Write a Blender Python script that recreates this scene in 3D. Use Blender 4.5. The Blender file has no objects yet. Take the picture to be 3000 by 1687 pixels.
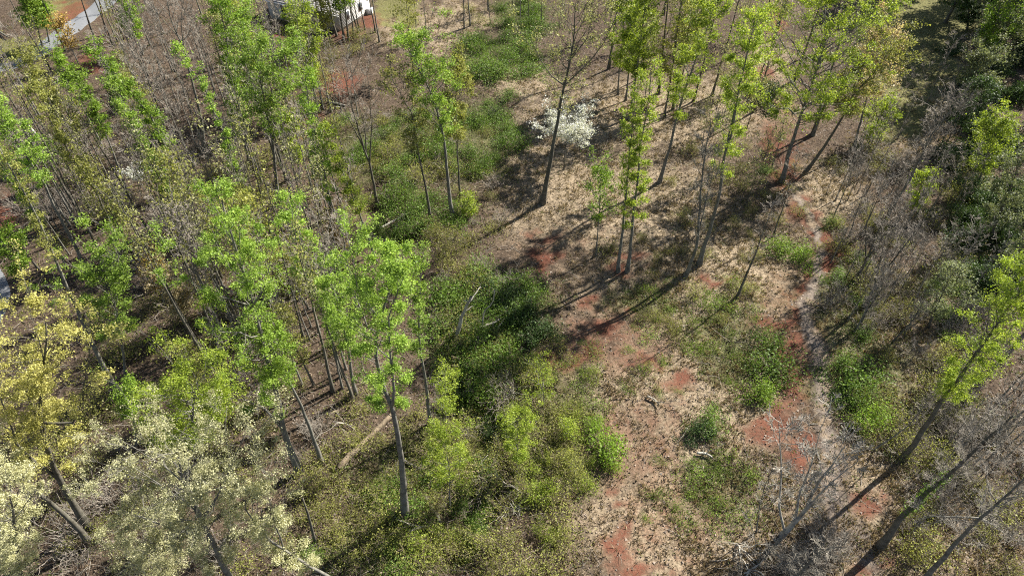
import bpy, math
import numpy as np

# ----------------------------------------------------------------------------
# camera, sky, sun, exposure
# ----------------------------------------------------------------------------
scene = bpy.context.scene
COL = scene.collection
H = 45.0            # drone height above the clearing, metres
F = 2000.0          # focal length in photo pixels (3000 x 1687)
cam_d = bpy.data.cameras.new('camera')
cam = bpy.data.objects.new('camera', cam_d)
COL.objects.link(cam)
cam.location = (0, 0, H)
cam.rotation_euler = (math.radians(45), 0, 0)
cam_d.sensor_width = 36.0
cam_d.lens = 24.0
cam_d.clip_start = 0.5
cam_d.clip_end = 3000.0
scene.camera = cam

SUN_AZ, SUN_EL = 36.5, 40.0          # degrees: from +X towards +Y, above horizon
world = bpy.data.worlds.new('World')
scene.world = world
world.use_nodes = True
wn = world.node_tree
wn.nodes.clear()
w_out = wn.nodes.new('ShaderNodeOutputWorld')
w_bg = wn.nodes.new('ShaderNodeBackground')
w_sky = wn.nodes.new('ShaderNodeTexSky')
w_sky.sky_type = 'NISHITA'
w_sky.sun_disc = False
w_sky.sun_elevation = math.radians(SUN_EL)
w_sky.sun_rotation = math.radians(90 - SUN_AZ)
w_bg.inputs['Strength'].default_value = 0.05
wn.links.new(w_sky.outputs[0], w_bg.inputs['Color'])
wn.links.new(w_bg.outputs[0], w_out.inputs['Surface'])

sun_d = bpy.data.lights.new('sun', 'SUN')
sun_d.energy = 5.0
sun_d.angle = math.radians(0.5)
sun_d.color = (1.0, 0.95, 0.86)
sun = bpy.data.objects.new('sun', sun_d)
COL.objects.link(sun)
ce, se = math.cos(math.radians(SUN_EL)), math.sin(math.radians(SUN_EL))
ca, sa = math.cos(math.radians(SUN_AZ)), math.sin(math.radians(SUN_AZ))
from mathutils import Vector
sun.rotation_euler = Vector((ce * ca, ce * sa, se)).to_track_quat('Z', 'Y').to_euler()
sun.location = (40, 40, 80)

scene.view_settings.view_transform = 'Standard'
scene.view_settings.look = 'None'
scene.view_settings.gamma = 1.0
scene.view_settings.exposure = 1.58
scene.view_settings.use_curve_mapping = False
scene.render.engine = 'CYCLES'
scene.cycles.max_bounces = 6
scene.cycles.diffuse_bounces = 3
scene.cycles.transmission_bounces = 4
scene.cycles.use_denoising = False
scene.cycles.pixel_filter_type = 'BLACKMAN_HARRIS'
scene.cycles.filter_width = 1.1

RNG = np.random.default_rng(7)

# ----------------------------------------------------------------------------
# helpers: pixels to places
# ----------------------------------------------------------------------------
S2 = math.sqrt(0.5)
OFF = {1: (0, 0), 2: (1000, 0), 3: (2000, 0), 4: (0, 550), 5: (1000, 550),
       6: (2000, 550), 7: (0, 1087), 8: (1000, 1087), 9: (2000, 1087)}


def c(n, x, y):
    """A point read off enlarged tile n of the photograph, in photo pixels."""
    return (OFF[n][0] + x / 2.415, OFF[n][1] + y / 2.415)


def ray(p):
    u, v = p[0] - 1500.0, p[1] - 843.5
    return np.array([u, (F - v) * S2, -(F + v) * S2])


def flat(p):
    d = ray(p)
    k = H / -d[2]
    return np.array([d[0] * k, d[1] * k])


GULLY = [([flat(q) for q in ((1330, 1130), (1385, 1215), (1425, 1300), (1435, 1380), (1400, 1470), (1340, 1600))], 1.5, 1.6),
         ([flat(q) for q in ((1060, 560), (1110, 610), (1140, 660), (1180, 700))], 1.8, 1.3),
         ([flat(q) for q in ((1470, 300), (1450, 420), (1380, 500))], 2.2, 0.8)]


def seg_dist(x, y, a, b):
    dx, dy = b[0] - a[0], b[1] - a[1]
    t = np.clip(((x - a[0]) * dx + (y - a[1]) * dy) / (dx * dx + dy * dy + 1e-9), 0, 1)
    return np.hypot(x - a[0] - t * dx, y - a[1] - t * dy)


def height(x, y):
    x = np.asarray(x, float)
    y = np.asarray(y, float)
    h = 0.35 * np.sin(0.11 * x + 0.6) * np.cos(0.09 * y + 0.4) + 0.16 * np.sin(0.27 * x + 0.33 * y) \
        + 0.07 * np.sin(0.83 * x - 0.57 * y + 1.3) + 0.04 * np.sin(1.7 * x + 1.1 * y) + 0.035 * np.sin(1.3 * x - 2.1 * y + 2)
    for pts, w, d in GULLY:
        m = np.full(x.shape, 1e9)
        for a, b in zip(pts[:-1], pts[1:]):
            m = np.minimum(m, seg_dist(x, y, a, b))
        h = h - d * np.exp(-(m / w) ** 2)
    return h


def ground(p):
    """Photo pixel -> point on the terrain."""
    d = ray(p)
    z = 0.0
    for _ in range(8):
        k = (H - z) / -d[2]
        z = float(height(d[0] * k, d[1] * k))
    return np.array([d[0] * k, d[1] * k, z])


def on_plane(p, Y):
    """Photo pixel -> point on the upright plane through depth Y."""
    d = ray(p)
    k = Y / d[1]
    return np.array([d[0] * k, Y, H + d[2] * k])


def depth_at(P):
    return (P[1] + (H - P[2])) * S2


def project(x, y, z):
    """World -> photo pixels (vectorised)."""
    dep = (y + (H - z)) * S2
    return 1500 + F * x / dep, 843.5 - F * ((y - (H - z)) * S2) / dep


# ----------------------------------------------------------------------------
# materials
# ----------------------------------------------------------------------------
def new_mat(name):
    m = bpy.data.materials.new(name)
    m.use_nodes = True
    nt = m.node_tree
    nt.nodes.clear()
    out = nt.nodes.new('ShaderNodeOutputMaterial')
    return m, nt, out


def node(nt, t, **kw):
    n = nt.nodes.new(t)
    for k, v in kw.items():
        if k.startswith('_'):
            setattr(n, k[1:], v)
        else:
            n.inputs[k.replace('__', ' ')].default_value = v
    return n


def mix(nt, fac, a, b, blend='MIX'):
    n = nt.nodes.new('ShaderNodeMix')
    n.data_type = 'RGBA'
    n.blend_type = blend
    for sock, v in ((n.inputs[0], fac), (n.inputs[6], a), (n.inputs[7], b)):
        if hasattr(v, 'links'):
            nt.links.new(v, sock)
        elif isinstance(v, (int, float)):
            sock.default_value = v
        else:
            sock.default_value = (*v, 1.0) if len(v) == 3 else v
    return n.outputs[2]


def math_n(nt, op, a, b=0.5):
    n = nt.nodes.new('ShaderNodeMath')
    n.operation = op
    for sock, v in ((n.inputs[0], a), (n.inputs[1], b)):
        if hasattr(v, 'links'):
            nt.links.new(v, sock)
        else:
            sock.default_value = v
    return n.outputs[0]


def ramp(nt, fac, stops):
    n = nt.nodes.new('ShaderNodeValToRGB')
    e = n.color_ramp.elements
    while len(e) < len(stops):
        e.new(0.5)
    for k, (pos, colr) in enumerate(stops):
        e[k].position = pos
        e[k].color = (*colr, 1.0)
    nt.links.new(fac, n.inputs[0])
    return n.outputs[0]


def noise(nt, scale, detail=3.0, rough=0.6, coords=None):
    n = node(nt, 'ShaderNodeTexNoise', Scale=scale, Detail=detail, Roughness=rough)
    if coords is not None:
        nt.links.new(coords, n.inputs['Vector'])
    return n.outputs['Fac']


MATS = {}


def leaf_mat(name, dark, light, trans=0.45, old=None):
    """Thin leaf: part of the light scatters back, part passes through."""
    m, nt, out = new_mat(name)
    att = node(nt, 'ShaderNodeAttribute', _attribute_name='tint')
    info = nt.nodes.new('ShaderNodeObjectInfo')
    colr = mix(nt, att.outputs['Fac'], dark, light)
    shift = math_n(nt, 'MULTIPLY_ADD', info.outputs['Random'], 0.35)
    shift.node.inputs[2].default_value = 0.82
    hsv = nt.nodes.new('ShaderNodeHueSaturation')
    nt.links.new(colr, hsv.inputs['Color'])
    nt.links.new(shift, hsv.inputs['Value'])
    hsv.inputs['Saturation'].default_value = 1.0
    d = nt.nodes.new('ShaderNodeBsdfPrincipled')
    d.inputs['Roughness'].default_value = 0.55
    d.inputs['Specular IOR Level'].default_value = 0.3
    nt.links.new(hsv.outputs[0], d.inputs['Base Color'])
    t = nt.nodes.new('ShaderNodeBsdfTranslucent')
    warm = mix(nt, 1.0, hsv.outputs[0], (1.0, 1.0, 0.62), 'MULTIPLY')
    nt.links.new(warm, t.inputs['Color'])
    ms = nt.nodes.new('ShaderNodeMixShader')
    ms.inputs[0].default_value = trans
    nt.links.new(d.outputs[0], ms.inputs[1])
    nt.links.new(t.outputs[0], ms.inputs[2])
    nt.links.new(ms.outputs[0], out.inputs['Surface'])
    MATS[name] = m
    return m


def bark_mat(name, a, b, scale=3.0):
    m, nt, out = new_mat(name)
    tc = nt.nodes.new('ShaderNodeTexCoord')
    mp = nt.nodes.new('ShaderNodeMapping')
    mp.inputs['Scale'].default_value = (1, 1, 0.22)
    nt.links.new(tc.outputs['Object'], mp.inputs['Vector'])
    n1 = noise(nt, scale * 3, 5, 0.65, mp.outputs[0])
    n2 = noise(nt, 0.6, 2, 0.5, tc.outputs['Object'])
    colr = mix(nt, n1, a, b)
    n3 = noise(nt, 2.3, 4, 0.7, tc.outputs['Object'])
    colr = mix(nt, math_n(nt, 'MULTIPLY', n2, 0.45), colr, (0.16, 0.17, 0.11))
    colr = mix(nt, 0.75, colr, ramp(nt, n3, [(0.35, (0.38, 0.36, 0.34)), (0.5, (0.85, 0.85, 0.85)), (0.68, (1.25, 1.25, 1.2))]), 'MULTIPLY')
    d = node(nt, 'ShaderNodeBsdfPrincipled', Roughness=0.9)
    d.inputs['Specular IOR Level'].default_value = 0.15
    nt.links.new(colr, d.inputs['Base Color'])
    bp = node(nt, 'ShaderNodeBump', Strength=0.6, Distance=0.03)
    nt.links.new(n1, bp.inputs['Height'])
    nt.links.new(bp.outputs[0], d.inputs['Normal'])
    nt.links.new(d.outputs[0], out.inputs['Surface'])
    MATS[name] = m
    return m


def plain_mat(name, a, b, scale=8.0, rough=0.8):
    m, nt, out = new_mat(name)
    tc = nt.nodes.new('ShaderNodeTexCoord')
    n1 = noise(nt, scale, 4, 0.6, tc.outputs['Object'])
    d = node(nt, 'ShaderNodeBsdfPrincipled', Roughness=rough)
    nt.links.new(mix(nt, n1, a, b), d.inputs['Base Color'])
    bp = node(nt, 'ShaderNodeBump', Strength=0.3, Distance=0.02)
    nt.links.new(n1, bp.inputs['Height'])
    nt.links.new(bp.outputs[0], d.inputs['Normal'])
    nt.links.new(d.outputs[0], out.inputs['Surface'])
    MATS[name] = m
    return m


leaf_mat('leaf_green', (0.105, 0.185, 0.020), (0.29, 0.43, 0.050))
leaf_mat('leaf_fresh', (0.13, 0.225, 0.028), (0.36, 0.50, 0.085))
leaf_mat('leaf_lime', (0.17, 0.25, 0.022), (0.41, 0.49, 0.075), 0.5)
leaf_mat('leaf_olive', (0.17, 0.19, 0.045), (0.38, 0.38, 0.10))
leaf_mat('leaf_yellow', (0.31, 0.30, 0.075), (0.60, 0.56, 0.19))
leaf_mat('leaf_cream', (0.32, 0.32, 0.16), (0.63, 0.61, 0.38))
leaf_mat('leaf_tan', (0.36, 0.28, 0.15), (0.60, 0.50, 0.30))
leaf_mat('leaf_bud', (0.22, 0.23, 0.09), (0.42, 0.42, 0.18))
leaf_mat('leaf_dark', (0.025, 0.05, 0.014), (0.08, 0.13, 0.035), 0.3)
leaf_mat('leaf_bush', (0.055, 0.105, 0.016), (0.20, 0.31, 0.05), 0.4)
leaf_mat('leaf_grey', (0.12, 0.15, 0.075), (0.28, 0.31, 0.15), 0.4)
leaf_mat('leaf_rust', (0.30, 0.19, 0.05), (0.50, 0.36, 0.10), 0.4)
leaf_mat('petal_white', (0.50, 0.51, 0.48), (0.80, 0.80, 0.78), 0.35)
leaf_mat('straw', (0.12, 0.09, 0.056), (0.40, 0.305, 0.19), 0.3)
leaf_mat('weed', (0.06, 0.085, 0.02), (0.17, 0.20, 0.05), 0.4)
leaf_mat('litter', (0.045, 0.033, 0.024), (0.24, 0.175, 0.125), 0.1)
bark_mat('bark_grey', (0.09, 0.083, 0.075), (0.27, 0.25, 0.23))
bark_mat('bark_dark', (0.06, 0.05, 0.045), (0.17, 0.15, 0.13))
bark_mat('bark_pine', (0.14, 0.075, 0.05), (0.32, 0.19, 0.14))
bark_mat('bark_pale', (0.26, 0.24, 0.22), (0.52, 0.49, 0.45))
bark_mat('twig_grey', (0.21, 0.175, 0.15), (0.46, 0.40, 0.355), 6)
bark_mat('twig_pale', (0.24, 0.205, 0.175), (0.48, 0.43, 0.37), 6)
bark_mat('twig_brown', (0.12, 0.085, 0.065), (0.30, 0.22, 0.175), 6)
bark_mat('dead_wood', (0.32, 0.29, 0.25), (0.58, 0.53, 0.47), 5)
bark_mat('log_wood', (0.12, 0.085, 0.058), (0.30, 0.22, 0.155), 5)


# ----------------------------------------------------------------------------
# mesh builders (numpy)
# ----------------------------------------------------------------------------
TRIS = [0]


class MB:
    def __init__(self):
        self.v, self.q, self.t, self.n, self.tri = [], [], [], 0, []

    def add(self, v, q, tint=None):
        self.v.append(v)
        self.q.append(q + self.n)
        self.t.append(np.full(len(v), 0.5) if tint is None else tint)
        self.n += len(v)

    def tubes(self, P, R, k=5):
        P = np.asarray(P, float)
        R = np.asarray(R, float)
        if P.ndim == 2:
            P, R = P[None], R[None]
        N, S = P.shape[:2]
        if N == 0:
            return
        T = np.gradient(P, axis=1)
        T /= np.linalg.norm(T, axis=2, keepdims=True) + 1e-9
        m = P[:, -1] - P[:, 0]
        m /= np.linalg.norm(m, axis=1, keepdims=True) + 1e-9
        a = np.where(np.abs(m[:, 2:3]) < 0.8, np.array([[0, 0, 1.0]]), np.array([[1.0, 0, 0]]))[:, None, :]
        U = np.cross(np.broadcast_to(a, T.shape), T)
        U /= np.linalg.norm(U, axis=2, keepdims=True) + 1e-9
        V = np.cross(T, U)
        ang = np.arange(k) * 2 * np.pi / k
        ring = P[:, :, None, :] + R[:, :, None, None] * (np.cos(ang)[None, None, :, None] * U[:, :, None, :] + np.sin(ang)[None, None, :, None] * V[:, :, None, :])
        idx = np.arange(N * S * k).reshape(N, S, k)
        nx = np.roll(idx, -1, axis=2)
        q = np.stack([idx[:, :-1], nx[:, :-1], nx[:, 1:], idx[:, 1:]], axis=-1).reshape(-1, 4)
        self.add(ring.reshape(-1, 3), q)
        if k >= 4:                                  # closed ends
            e0 = idx[:, 0, :4][:, ::-1]
            e1 = idx[:, -1, :4]
            self.q.append(np.concatenate([e0, e1]) + self.n - N * S * k)

    def leaves(self, P, size, rng, up=0.6, tint=None, aspect=0.7):
        n = len(P)
        if n == 0:
            return
        nrm = rng.normal(size=(n, 3)) + np.array([0, 0, up])
        nrm /= np.linalg.norm(nrm, axis=1, keepdims=True) + 1e-9
        u = np.cross(nrm, rng.normal(size=(n, 3)))
        u /= np.linalg.norm(u, axis=1, keepdims=True) + 1e-9
        v = np.cross(nrm, u)
        s = (np.asarray(size) * np.clip(rng.lognormal(-0.04, 0.3, n), 0.5, 1.9))[:, None]
        V = np.stack([P + u * s, P - u * s * 0.5 + v * s * aspect, P - u * s * 0.5 - v * s * aspect], axis=1).reshape(-1, 3)
        if tint is None:
            tint = rng.uniform(0, 1, n)
        self.v.append(V)
        self.tri.append(np.arange(3 * n).reshape(-1, 3) + self.n)
        self.t.append(np.repeat(np.clip(tint, 0, 1), 3))
        self.n += len(V)

    def blades(self, P, L, W, rng, lean=0.5, tint=None):
        """Upright thin pointed blades rooted at P."""
        n = len(P)
        d = rng.normal(size=(n, 3)) * lean
        d[:, 2] = 1
        d /= np.linalg.norm(d, axis=1, keepdims=True)
        s = np.cross(d, rng.normal(size=(n, 3)))
        s /= np.linalg.norm(s, axis=1, keepdims=True) + 1e-9
        L = np.asarray(L)[:, None] if np.ndim(L) else np.full((n, 1), L)
        W = np.asarray(W)[:, None] if np.ndim(W) else np.full((n, 1), W)
        tip = P + d * L
        bend = np.array([0, 0, -0.12]) * L
        V = np.stack([P - s * W * .6, P + s * W * .6, tip + bend], axis=1).reshape(-1, 3)
        if tint is None:
            tint = rng.uniform(0, 1, n)
        self.v.append(V)
        self.tri.append(np.arange(3 * n).reshape(-1, 3) + self.n)
        self.t.append(np.repeat(np.clip(tint, 0, 1), 3))
        self.n += len(V)

    def mesh(self, name, mat, smooth=False, origin=None):
        V = np.concatenate(self.v)
        Q = np.concatenate(self.q) if self.q else np.zeros((0, 4), int)
        TR = np.concatenate(self.tri) if self.tri else np.zeros((0, 3), int)
        T = np.concatenate(self.t)
        if origin is not None:
            V = V - np.asarray(origin)
        me = bpy.data.meshes.new(name)
        me.vertices.add(len(V))
        me.vertices.foreach_set('co', V.astype(np.float32).ravel())
        me.loops.add(Q.size + TR.size)
        me.loops.foreach_set('vertex_index', np.concatenate([Q.ravel(), TR.ravel()]).astype(np.int32))
        me.polygons.add(len(Q) + len(TR))
        me.polygons.foreach_set('loop_start', np.concatenate([np.arange(len(Q)) * 4, Q.size + np.arange(len(TR)) * 3]).astype(np.int32))
        TRIS[0] += 2 * len(Q) + len(TR)
        if smooth:
            me.polygons.foreach_set('use_smooth', np.ones(len(Q) + len(TR), bool))
        a = me.attributes.new('tint', 'FLOAT', 'POINT')
        a.data.foreach_set('value', T.astype(np.float32))
        me.update(calc_edges=True)
        me.materials.append(MATS[mat] if isinstance(mat, str) else mat)
        return me

    def obj(self, name, mat, parent=None, smooth=False, origin=None, loc=None):
        o = bpy.data.objects.new(name, self.mesh(name, mat, smooth, origin))
        COL.objects.link(o)
        if loc is not None:
            o.location = loc
        o.parent = parent
        return o


def tag(o, label, cat, group=None, kind=None):
    if label:
        o['label'] = label
    if cat:
        o['category'] = cat
    if group:
        o['group'] = group
    if kind:
        o['kind'] = kind
    return o


def empty(name, loc):
    o = bpy.data.objects.new(name, None)
    COL.objects.link(o)
    o.location = loc
    o.empty_display_size = 0.3
    return o


def copy_tree(o, loc, rz, sc):
    r = o.copy()
    COL.objects.link(r)
    r.location = loc
    r.rotation_euler = (0, 0, rz)
    r.scale = sc if np.ndim(sc) else (sc, sc, sc)
    for ch in [k for k in o.children]:
        d = ch.copy()
        COL.objects.link(d)
        d.parent = r
    return r


# ----------------------------------------------------------------------------
# the ground
# ----------------------------------------------------------------------------
def blob(px, py, items):
    m = np.zeros(px.shape)
    for cx, cy, rx, ry, *wt in items:
        m = np.maximum(m, np.clip(1.6 - np.sqrt(((px - cx) / rx) ** 2 + ((py - cy) / ry) ** 2), 0, 1) * (wt[0] if wt else 1.0))
    return m


CLAY = [(1600, 765, 32, 26), (1592, 693, 40, 22), (1737, 890, 42, 30), (1741, 1018, 50, 34), (1700, 1050, 40, 25), (1787, 952, 40, 24),
        (1890, 1063, 46, 24), (1985, 1120, 46, 34), (2393, 687, 20, 34), (2422, 724, 24, 30), (2348, 832, 28, 40), (2323, 906, 34, 40),
        (2280, 946, 64, 32), (2323, 1000, 38, 34), (2319, 1068, 44, 44), (2323, 1130, 48, 48), (2232, 1265, 74, 44), (2290, 1220, 50, 50), (2352, 1327, 34, 60),
        (2550, 1476, 36, 42), (2559, 1658, 50, 30), (1807, 1620, 56, 64), (1850, 1675, 110, 26), (1811, 1480, 26, 16), (1790, 1440, 30, 16), (2265, 414, 22, 40),
        (2232, 220, 34, 30), (2270, 60, 26, 40), (232, 35, 60, 30), (200, 60, 40, 26), (269, 190, 44, 26), (8, 633, 22, 70), (807, 87, 26, 20), (894, 372, 40, 30),
        (985, 250, 60, 40), (1080, 66, 40, 22), (1010, 108, 40, 16), (1850, 750, 60, 14), (1830, 800, 46, 16), (1640, 1075, 50, 18), (2100, 835, 40, 10), (1800, 1010, 170, 100, .62), (1860, 1300, 150, 150, .54), (1960, 1520, 190, 120, .48), (2330, 1000, 90, 200, .7), (1660, 710, 150, 60, .36), (2290, 400, 70, 160, .5), (2300, 520, 30, 60), (2350, 605, 34, 46), (2440, 770, 24, 30), (2385, 790, 34, 26)]
STRAW = [(1950, 330, 330, 110), (1800, 600, 330, 150), (2050, 850, 330, 220), (1950, 1200, 330, 220), (1990, 1550, 330, 200), (2680, 1500, 300, 240),
         (1640, 420, 160, 130), (1520, 250, 90, 50), (2700, 250, 140, 200), (2600, 1000, 260, 180), (1230, 90, 130, 60), (1350, 60, 90, 50), (2250, 200, 60, 60), (2420, 560, 120, 80)]
GREEN = [(2124, 964, 110, 70), (1890, 900, 110, 50), (1450, 165, 120, 60), (1520, 40, 80, 50), (1150, 450, 180, 100), (1330, 420, 160, 120), (2150, 1050, 100, 80),
         (1500, 880, 110, 90), (1500, 1150, 200, 120), (1600, 1300, 160, 160), (2530, 1100, 180, 100), (1400, 1050, 120, 120), (2450, 900, 160, 120),
         (2750, 1250, 160, 100), (2100, 1420, 110, 60), (1250, 1400, 180, 140), (1150, 1600, 240, 80)]
LAWN = [(1150, 30, 60, 36), (1190, 60, 50, 20), (2680, 150, 150, 160), (2760, 40, 150, 80), (2640, 330, 90, 70), (2860, 640, 90, 130), (60, 140, 90, 30), (180, 40, 90, 40)]


def masks(x, y, z):
    px, py = project(x, y, z)
    wob = 34 * np.sin(0.9 * x + 1.7 * np.sin(0.5 * y)) + 22 * np.sin(1.9 * y + 1.3 * np.sin(1.1 * x)) + 12 * np.sin(3.7 * x + 2.9 * y)
    k = np.clip(depth_at((x, y, z)) / 60.0, 0.6, 2.0)
    px2 = px + wob * 0.55 / k
    py2 = py + 0.6 * wob * np.cos(0.7 * x - 0.4 * y) / k
    ok = (y > -5) & (depth_at((x, y, z)) > 5)
    return [np.where(ok, blob(px2, py2, b), 0.0) for b in (CLAY, STRAW, GREEN, LAWN)]


def axis_coords(a, b, step, far):
    mid = np.arange(a, b + 1e-6, step)
    out, s, x = [], step, b
    while x < far:
        s *= 1.35
        x += s
        out.append(x)
    lo, s, x = [], step, a
    while x > -far:
        s *= 1.35
        x -= s
        lo.append(x)
    return np.array(lo[::-1] + list(mid) + out)


gx = axis_coords(-92, 92, 0.5, 1500)
gy = axis_coords(14, 122, 0.5, 1500)
GX, GY = np.meshgrid(gx, gy)
GZ = height(GX, GY)
gb = MB()
gi = np.arange(GX.size).reshape(GX.shape)
gq = np.stack([gi[:-1, :-1], gi[:-1, 1:], gi[1:, 1:], gi[1:, :-1]], axis=-1).reshape(-1, 4)
gb.add(np.stack([GX, GY, GZ], -1).reshape(-1, 3), gq)

gm, nt, out = new_mat('ground_soil')
tc = nt.nodes.new('ShaderNodeTexCoord')
co = tc.outputs['Object']
n_big = noise(nt, 0.16, 3, 0.55, co)
n_mid = noise(nt, 0.9, 4, 0.65, co)
n_fine = noise(nt, 4.2, 5, 0.75, co)
n_spk = noise(nt, 9.0, 4, 0.8, co)
vor = node(nt, 'ShaderNodeTexVoronoi', Scale=5.5)
nt.links.new(co, vor.inputs['Vector'])
att = {k: node(nt, 'ShaderNodeAttribute', _attribute_name=k).outputs['Fac'] for k in ('clay', 'straw', 'green', 'lawn')}
litter = ramp(nt, n_fine, [(0.30, (0.013, 0.010, 0.008)), (0.46, (0.050, 0.037, 0.026)), (0.58, (0.105, 0.078, 0.055)), (0.74, (0.22, 0.17, 0.122))])
litter = mix(nt, math_n(nt, 'MULTIPLY', vor.outputs['Color'], 0.35), litter, (0.13, 0.088, 0.06))
straw_c = ramp(nt, n_fine, [(0.30, (0.058, 0.044, 0.029)), (0.45, (0.175, 0.136, 0.090)), (0.57, (0.29, 0.228, 0.155)), (0.72, (0.41, 0.335, 0.24))])
clay_c = ramp(nt, n_spk, [(0.28, (0.075, 0.027, 0.017)), (0.5, (0.145, 0.054, 0.034)), (0.72, (0.205, 0.090, 0.060))])
green_c = ramp(nt, n_fine, [(0.3, (0.028, 0.034, 0.012)), (0.5, (0.070, 0.080, 0.026)), (0.72, (0.15, 0.15, 0.062))])
lawn_c = ramp(nt, n_fine, [(0.3, (0.065, 0.065, 0.024)), (0.5, (0.13, 0.125, 0.048)), (0.72, (0.22, 0.20, 0.09))])


def edge(a, n, lo, hi):
    s = math_n(nt, 'ADD', a, math_n(nt, 'MULTIPLY', math_n(nt, 'SUBTRACT', n, 0.5), 1.5))
    mr = node(nt, 'ShaderNodeMapRange')
    mr.inputs['From Min'].default_value = lo
    mr.inputs['From Max'].default_value = hi
    nt.links.new(s, mr.inputs['Value'])
    return mr.outputs[0]


colr = mix(nt, edge(att['straw'], n_mid, 0.28, 0.9), litter, straw_c)
colr = mix(nt, math_n(nt, 'MULTIPLY', edge(att['green'], n_mid, 0.35, 0.95), 0.75), colr, green_c)
colr = mix(nt, edge(att['lawn'], n_mid, 0.3, 0.8), colr, lawn_c)
clay_v = ramp(nt, n_fine, [(0.36, (0.35, 0.35, 0.35)), (0.5, (1, 1, 1))])
clay_c = mix(nt, 0.6, clay_c, ramp(nt, n_mid, [(0.3, (0.55, 0.52, 0.5)), (0.65, (1.0, 1.0, 1.0))]), 'MULTIPLY')
colr = mix(nt, math_n(nt, 'MULTIPLY', math_n(nt, 'MULTIPLY', edge(att['clay'], n_mid, 0.25, 1.0), 0.95), clay_v), colr, clay_c)
colr = mix(nt, 0.35, colr, ramp(nt, n_big, [(0.3, (0.6, 0.6, 0.6)), (0.7, (1.0, 1.0, 1.0))]), 'MULTIPLY')
bs = node(nt, 'ShaderNodeBsdfPrincipled', Roughness=0.95)
bs.inputs['Specular IOR Level'].default_value = 0.1
nt.links.new(colr, bs.inputs['Base Color'])
bp = node(nt, 'ShaderNodeBump', Strength=0.9, Distance=0.12)
nt.links.new(math_n(nt, 'ADD', n_fine, math_n(nt, 'MULTIPLY', n_spk, 0.5)), bp.inputs['Height'])
nt.links.new(bp.outputs[0], bs.inputs['Normal'])
nt.links.new(bs.outputs[0], out.inputs['Surface'])
MATS['ground_soil'] = gm

g_obj = gb.obj('ground', 'ground_soil', smooth=True)
tag(g_obj, 'leaf litter, dry straw and red clay forest ground', 'ground', kind='structure')
for nm, arr in zip(('clay', 'straw', 'green', 'lawn'), masks(GX.ravel(), GY.ravel(), GZ.ravel())):
    a = g_obj.data.attributes.new(nm, 'FLOAT', 'POINT')
    a.data.foreach_set('value', arr.astype(np.float32))


def ribbon(name, pts, widths, mat, label, cat, lift=0.05, rag=0.3, seed=1):
    """A road or path strip draped over the terrain."""
    rng = np.random.default_rng(seed)
    P = np.array([ground(p)[:2] for p in pts])
    d = np.concatenate([[0], np.cumsum(np.hypot(*np.diff(P, axis=0).T))])
    s = np.arange(0, d[-1], 0.35)
    # smooth the polyline
    x, y = np.interp(s, d, P[:, 0]), np.interp(s, d, P[:, 1])
    w = np.interp(s, d, widths)
    ker = np.ones(9) / 9
    for _ in range(2):
        x = np.convolve(np.pad(x, 4, 'edge'), ker, 'valid')
        y = np.convolve(np.pad(y, 4, 'edge'), ker, 'valid')
    t = np.stack([np.gradient(x), np.gradient(y)], -1)
    t /= np.linalg.norm(t, axis=1, keepdims=True)
    nrm = np.stack([-t[:, 1], t[:, 0]], -1)
    L = np.convolve(rng.normal(size=len(s) + 4), np.ones(5) / 5, 'valid') * rag
    Rr = np.convolve(rng.normal(size=len(s) + 4), np.ones(5) / 5, 'valid') * rag
    rows = []
    K = 9
    for k in range(K):
        f = k / (K - 1)
        off = -(w / 2 + L) * (1 - f) + (w / 2 + Rr) * f
        rows.append(np.stack([x + nrm[:, 0] * off, y + nrm[:, 1] * off], -1))
    G = np.stack(rows, 1)
    z = height(G[..., 0], G[..., 1]) + lift
    z[:, 0] -= lift * 1.6
    z[:, -1] -= lift * 1.6
    V = np.concatenate([G, z[..., None]], -1).reshape(-1, 3)
    i = np.arange(len(s) * K).reshape(-1, K)
    q = np.stack([i[:-1, :-1], i[:-1, 1:], i[1:, 1:], i[1:, :-1]], -1).reshape(-1, 4)
    b = MB()
    b.add(V, q, np.tile(1 - np.abs(np.linspace(-1, 1, K)), len(s)) * np.repeat(np.clip(np.minimum(s, d[-1] - s) / 2.5, 0, 1), K))
    o = b.obj(name, mat, smooth=True)
    return tag(o, label, cat, kind='structure')


plain_mat('asphalt', (0.10, 0.105, 0.112), (0.17, 0.175, 0.182), 3.0, 0.9)
m_, nt, out = new_mat('gravel')
tc = nt.nodes.new('ShaderNodeTexCoord')
g1 = noise(nt, 5.0, 5, 0.75, tc.outputs['Object'])
g2 = noise(nt, 0.8, 4, 0.6, tc.outputs['Object'])
gc = ramp(nt, g1, [(0.3, (0.066, 0.052, 0.042)), (0.5, (0.150, 0.122, 0.100)), (0.72, (0.25, 0.212, 0.178))])
ge = ramp(nt, g2, [(0.48, (0, 0, 0)), (0.62, (0.8, 0.8, 0.8))])
gc = mix(nt, ge, gc, ramp(nt, g1, [(0.3, (0.070, 0.050, 0.032)), (0.55, (0.22, 0.165, 0.11)), (0.75, (0.36, 0.28, 0.2))]))
gs = node(nt, 'ShaderNodeBsdfPrincipled', Roughness=0.95)
gs.inputs['Specular IOR Level'].default_value = 0.1
nt.links.new(gc, gs.inputs['Base Color'])
gbp = node(nt, 'ShaderNodeBump', Strength=0.8, Distance=0.06)
nt.links.new(g1, gbp.inputs['Height'])
nt.links.new(gbp.outputs[0], gs.inputs['Normal'])
g3 = noise(nt, 1.6, 5, 0.7, tc.outputs['Object'])
gat = node(nt, 'ShaderNodeAttribute', _attribute_name='tint')
gmr = node(nt, 'ShaderNodeMapRange')
gmr.inputs['From Min'].default_value = 0.68
gmr.inputs['From Max'].default_value = 1.25
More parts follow.
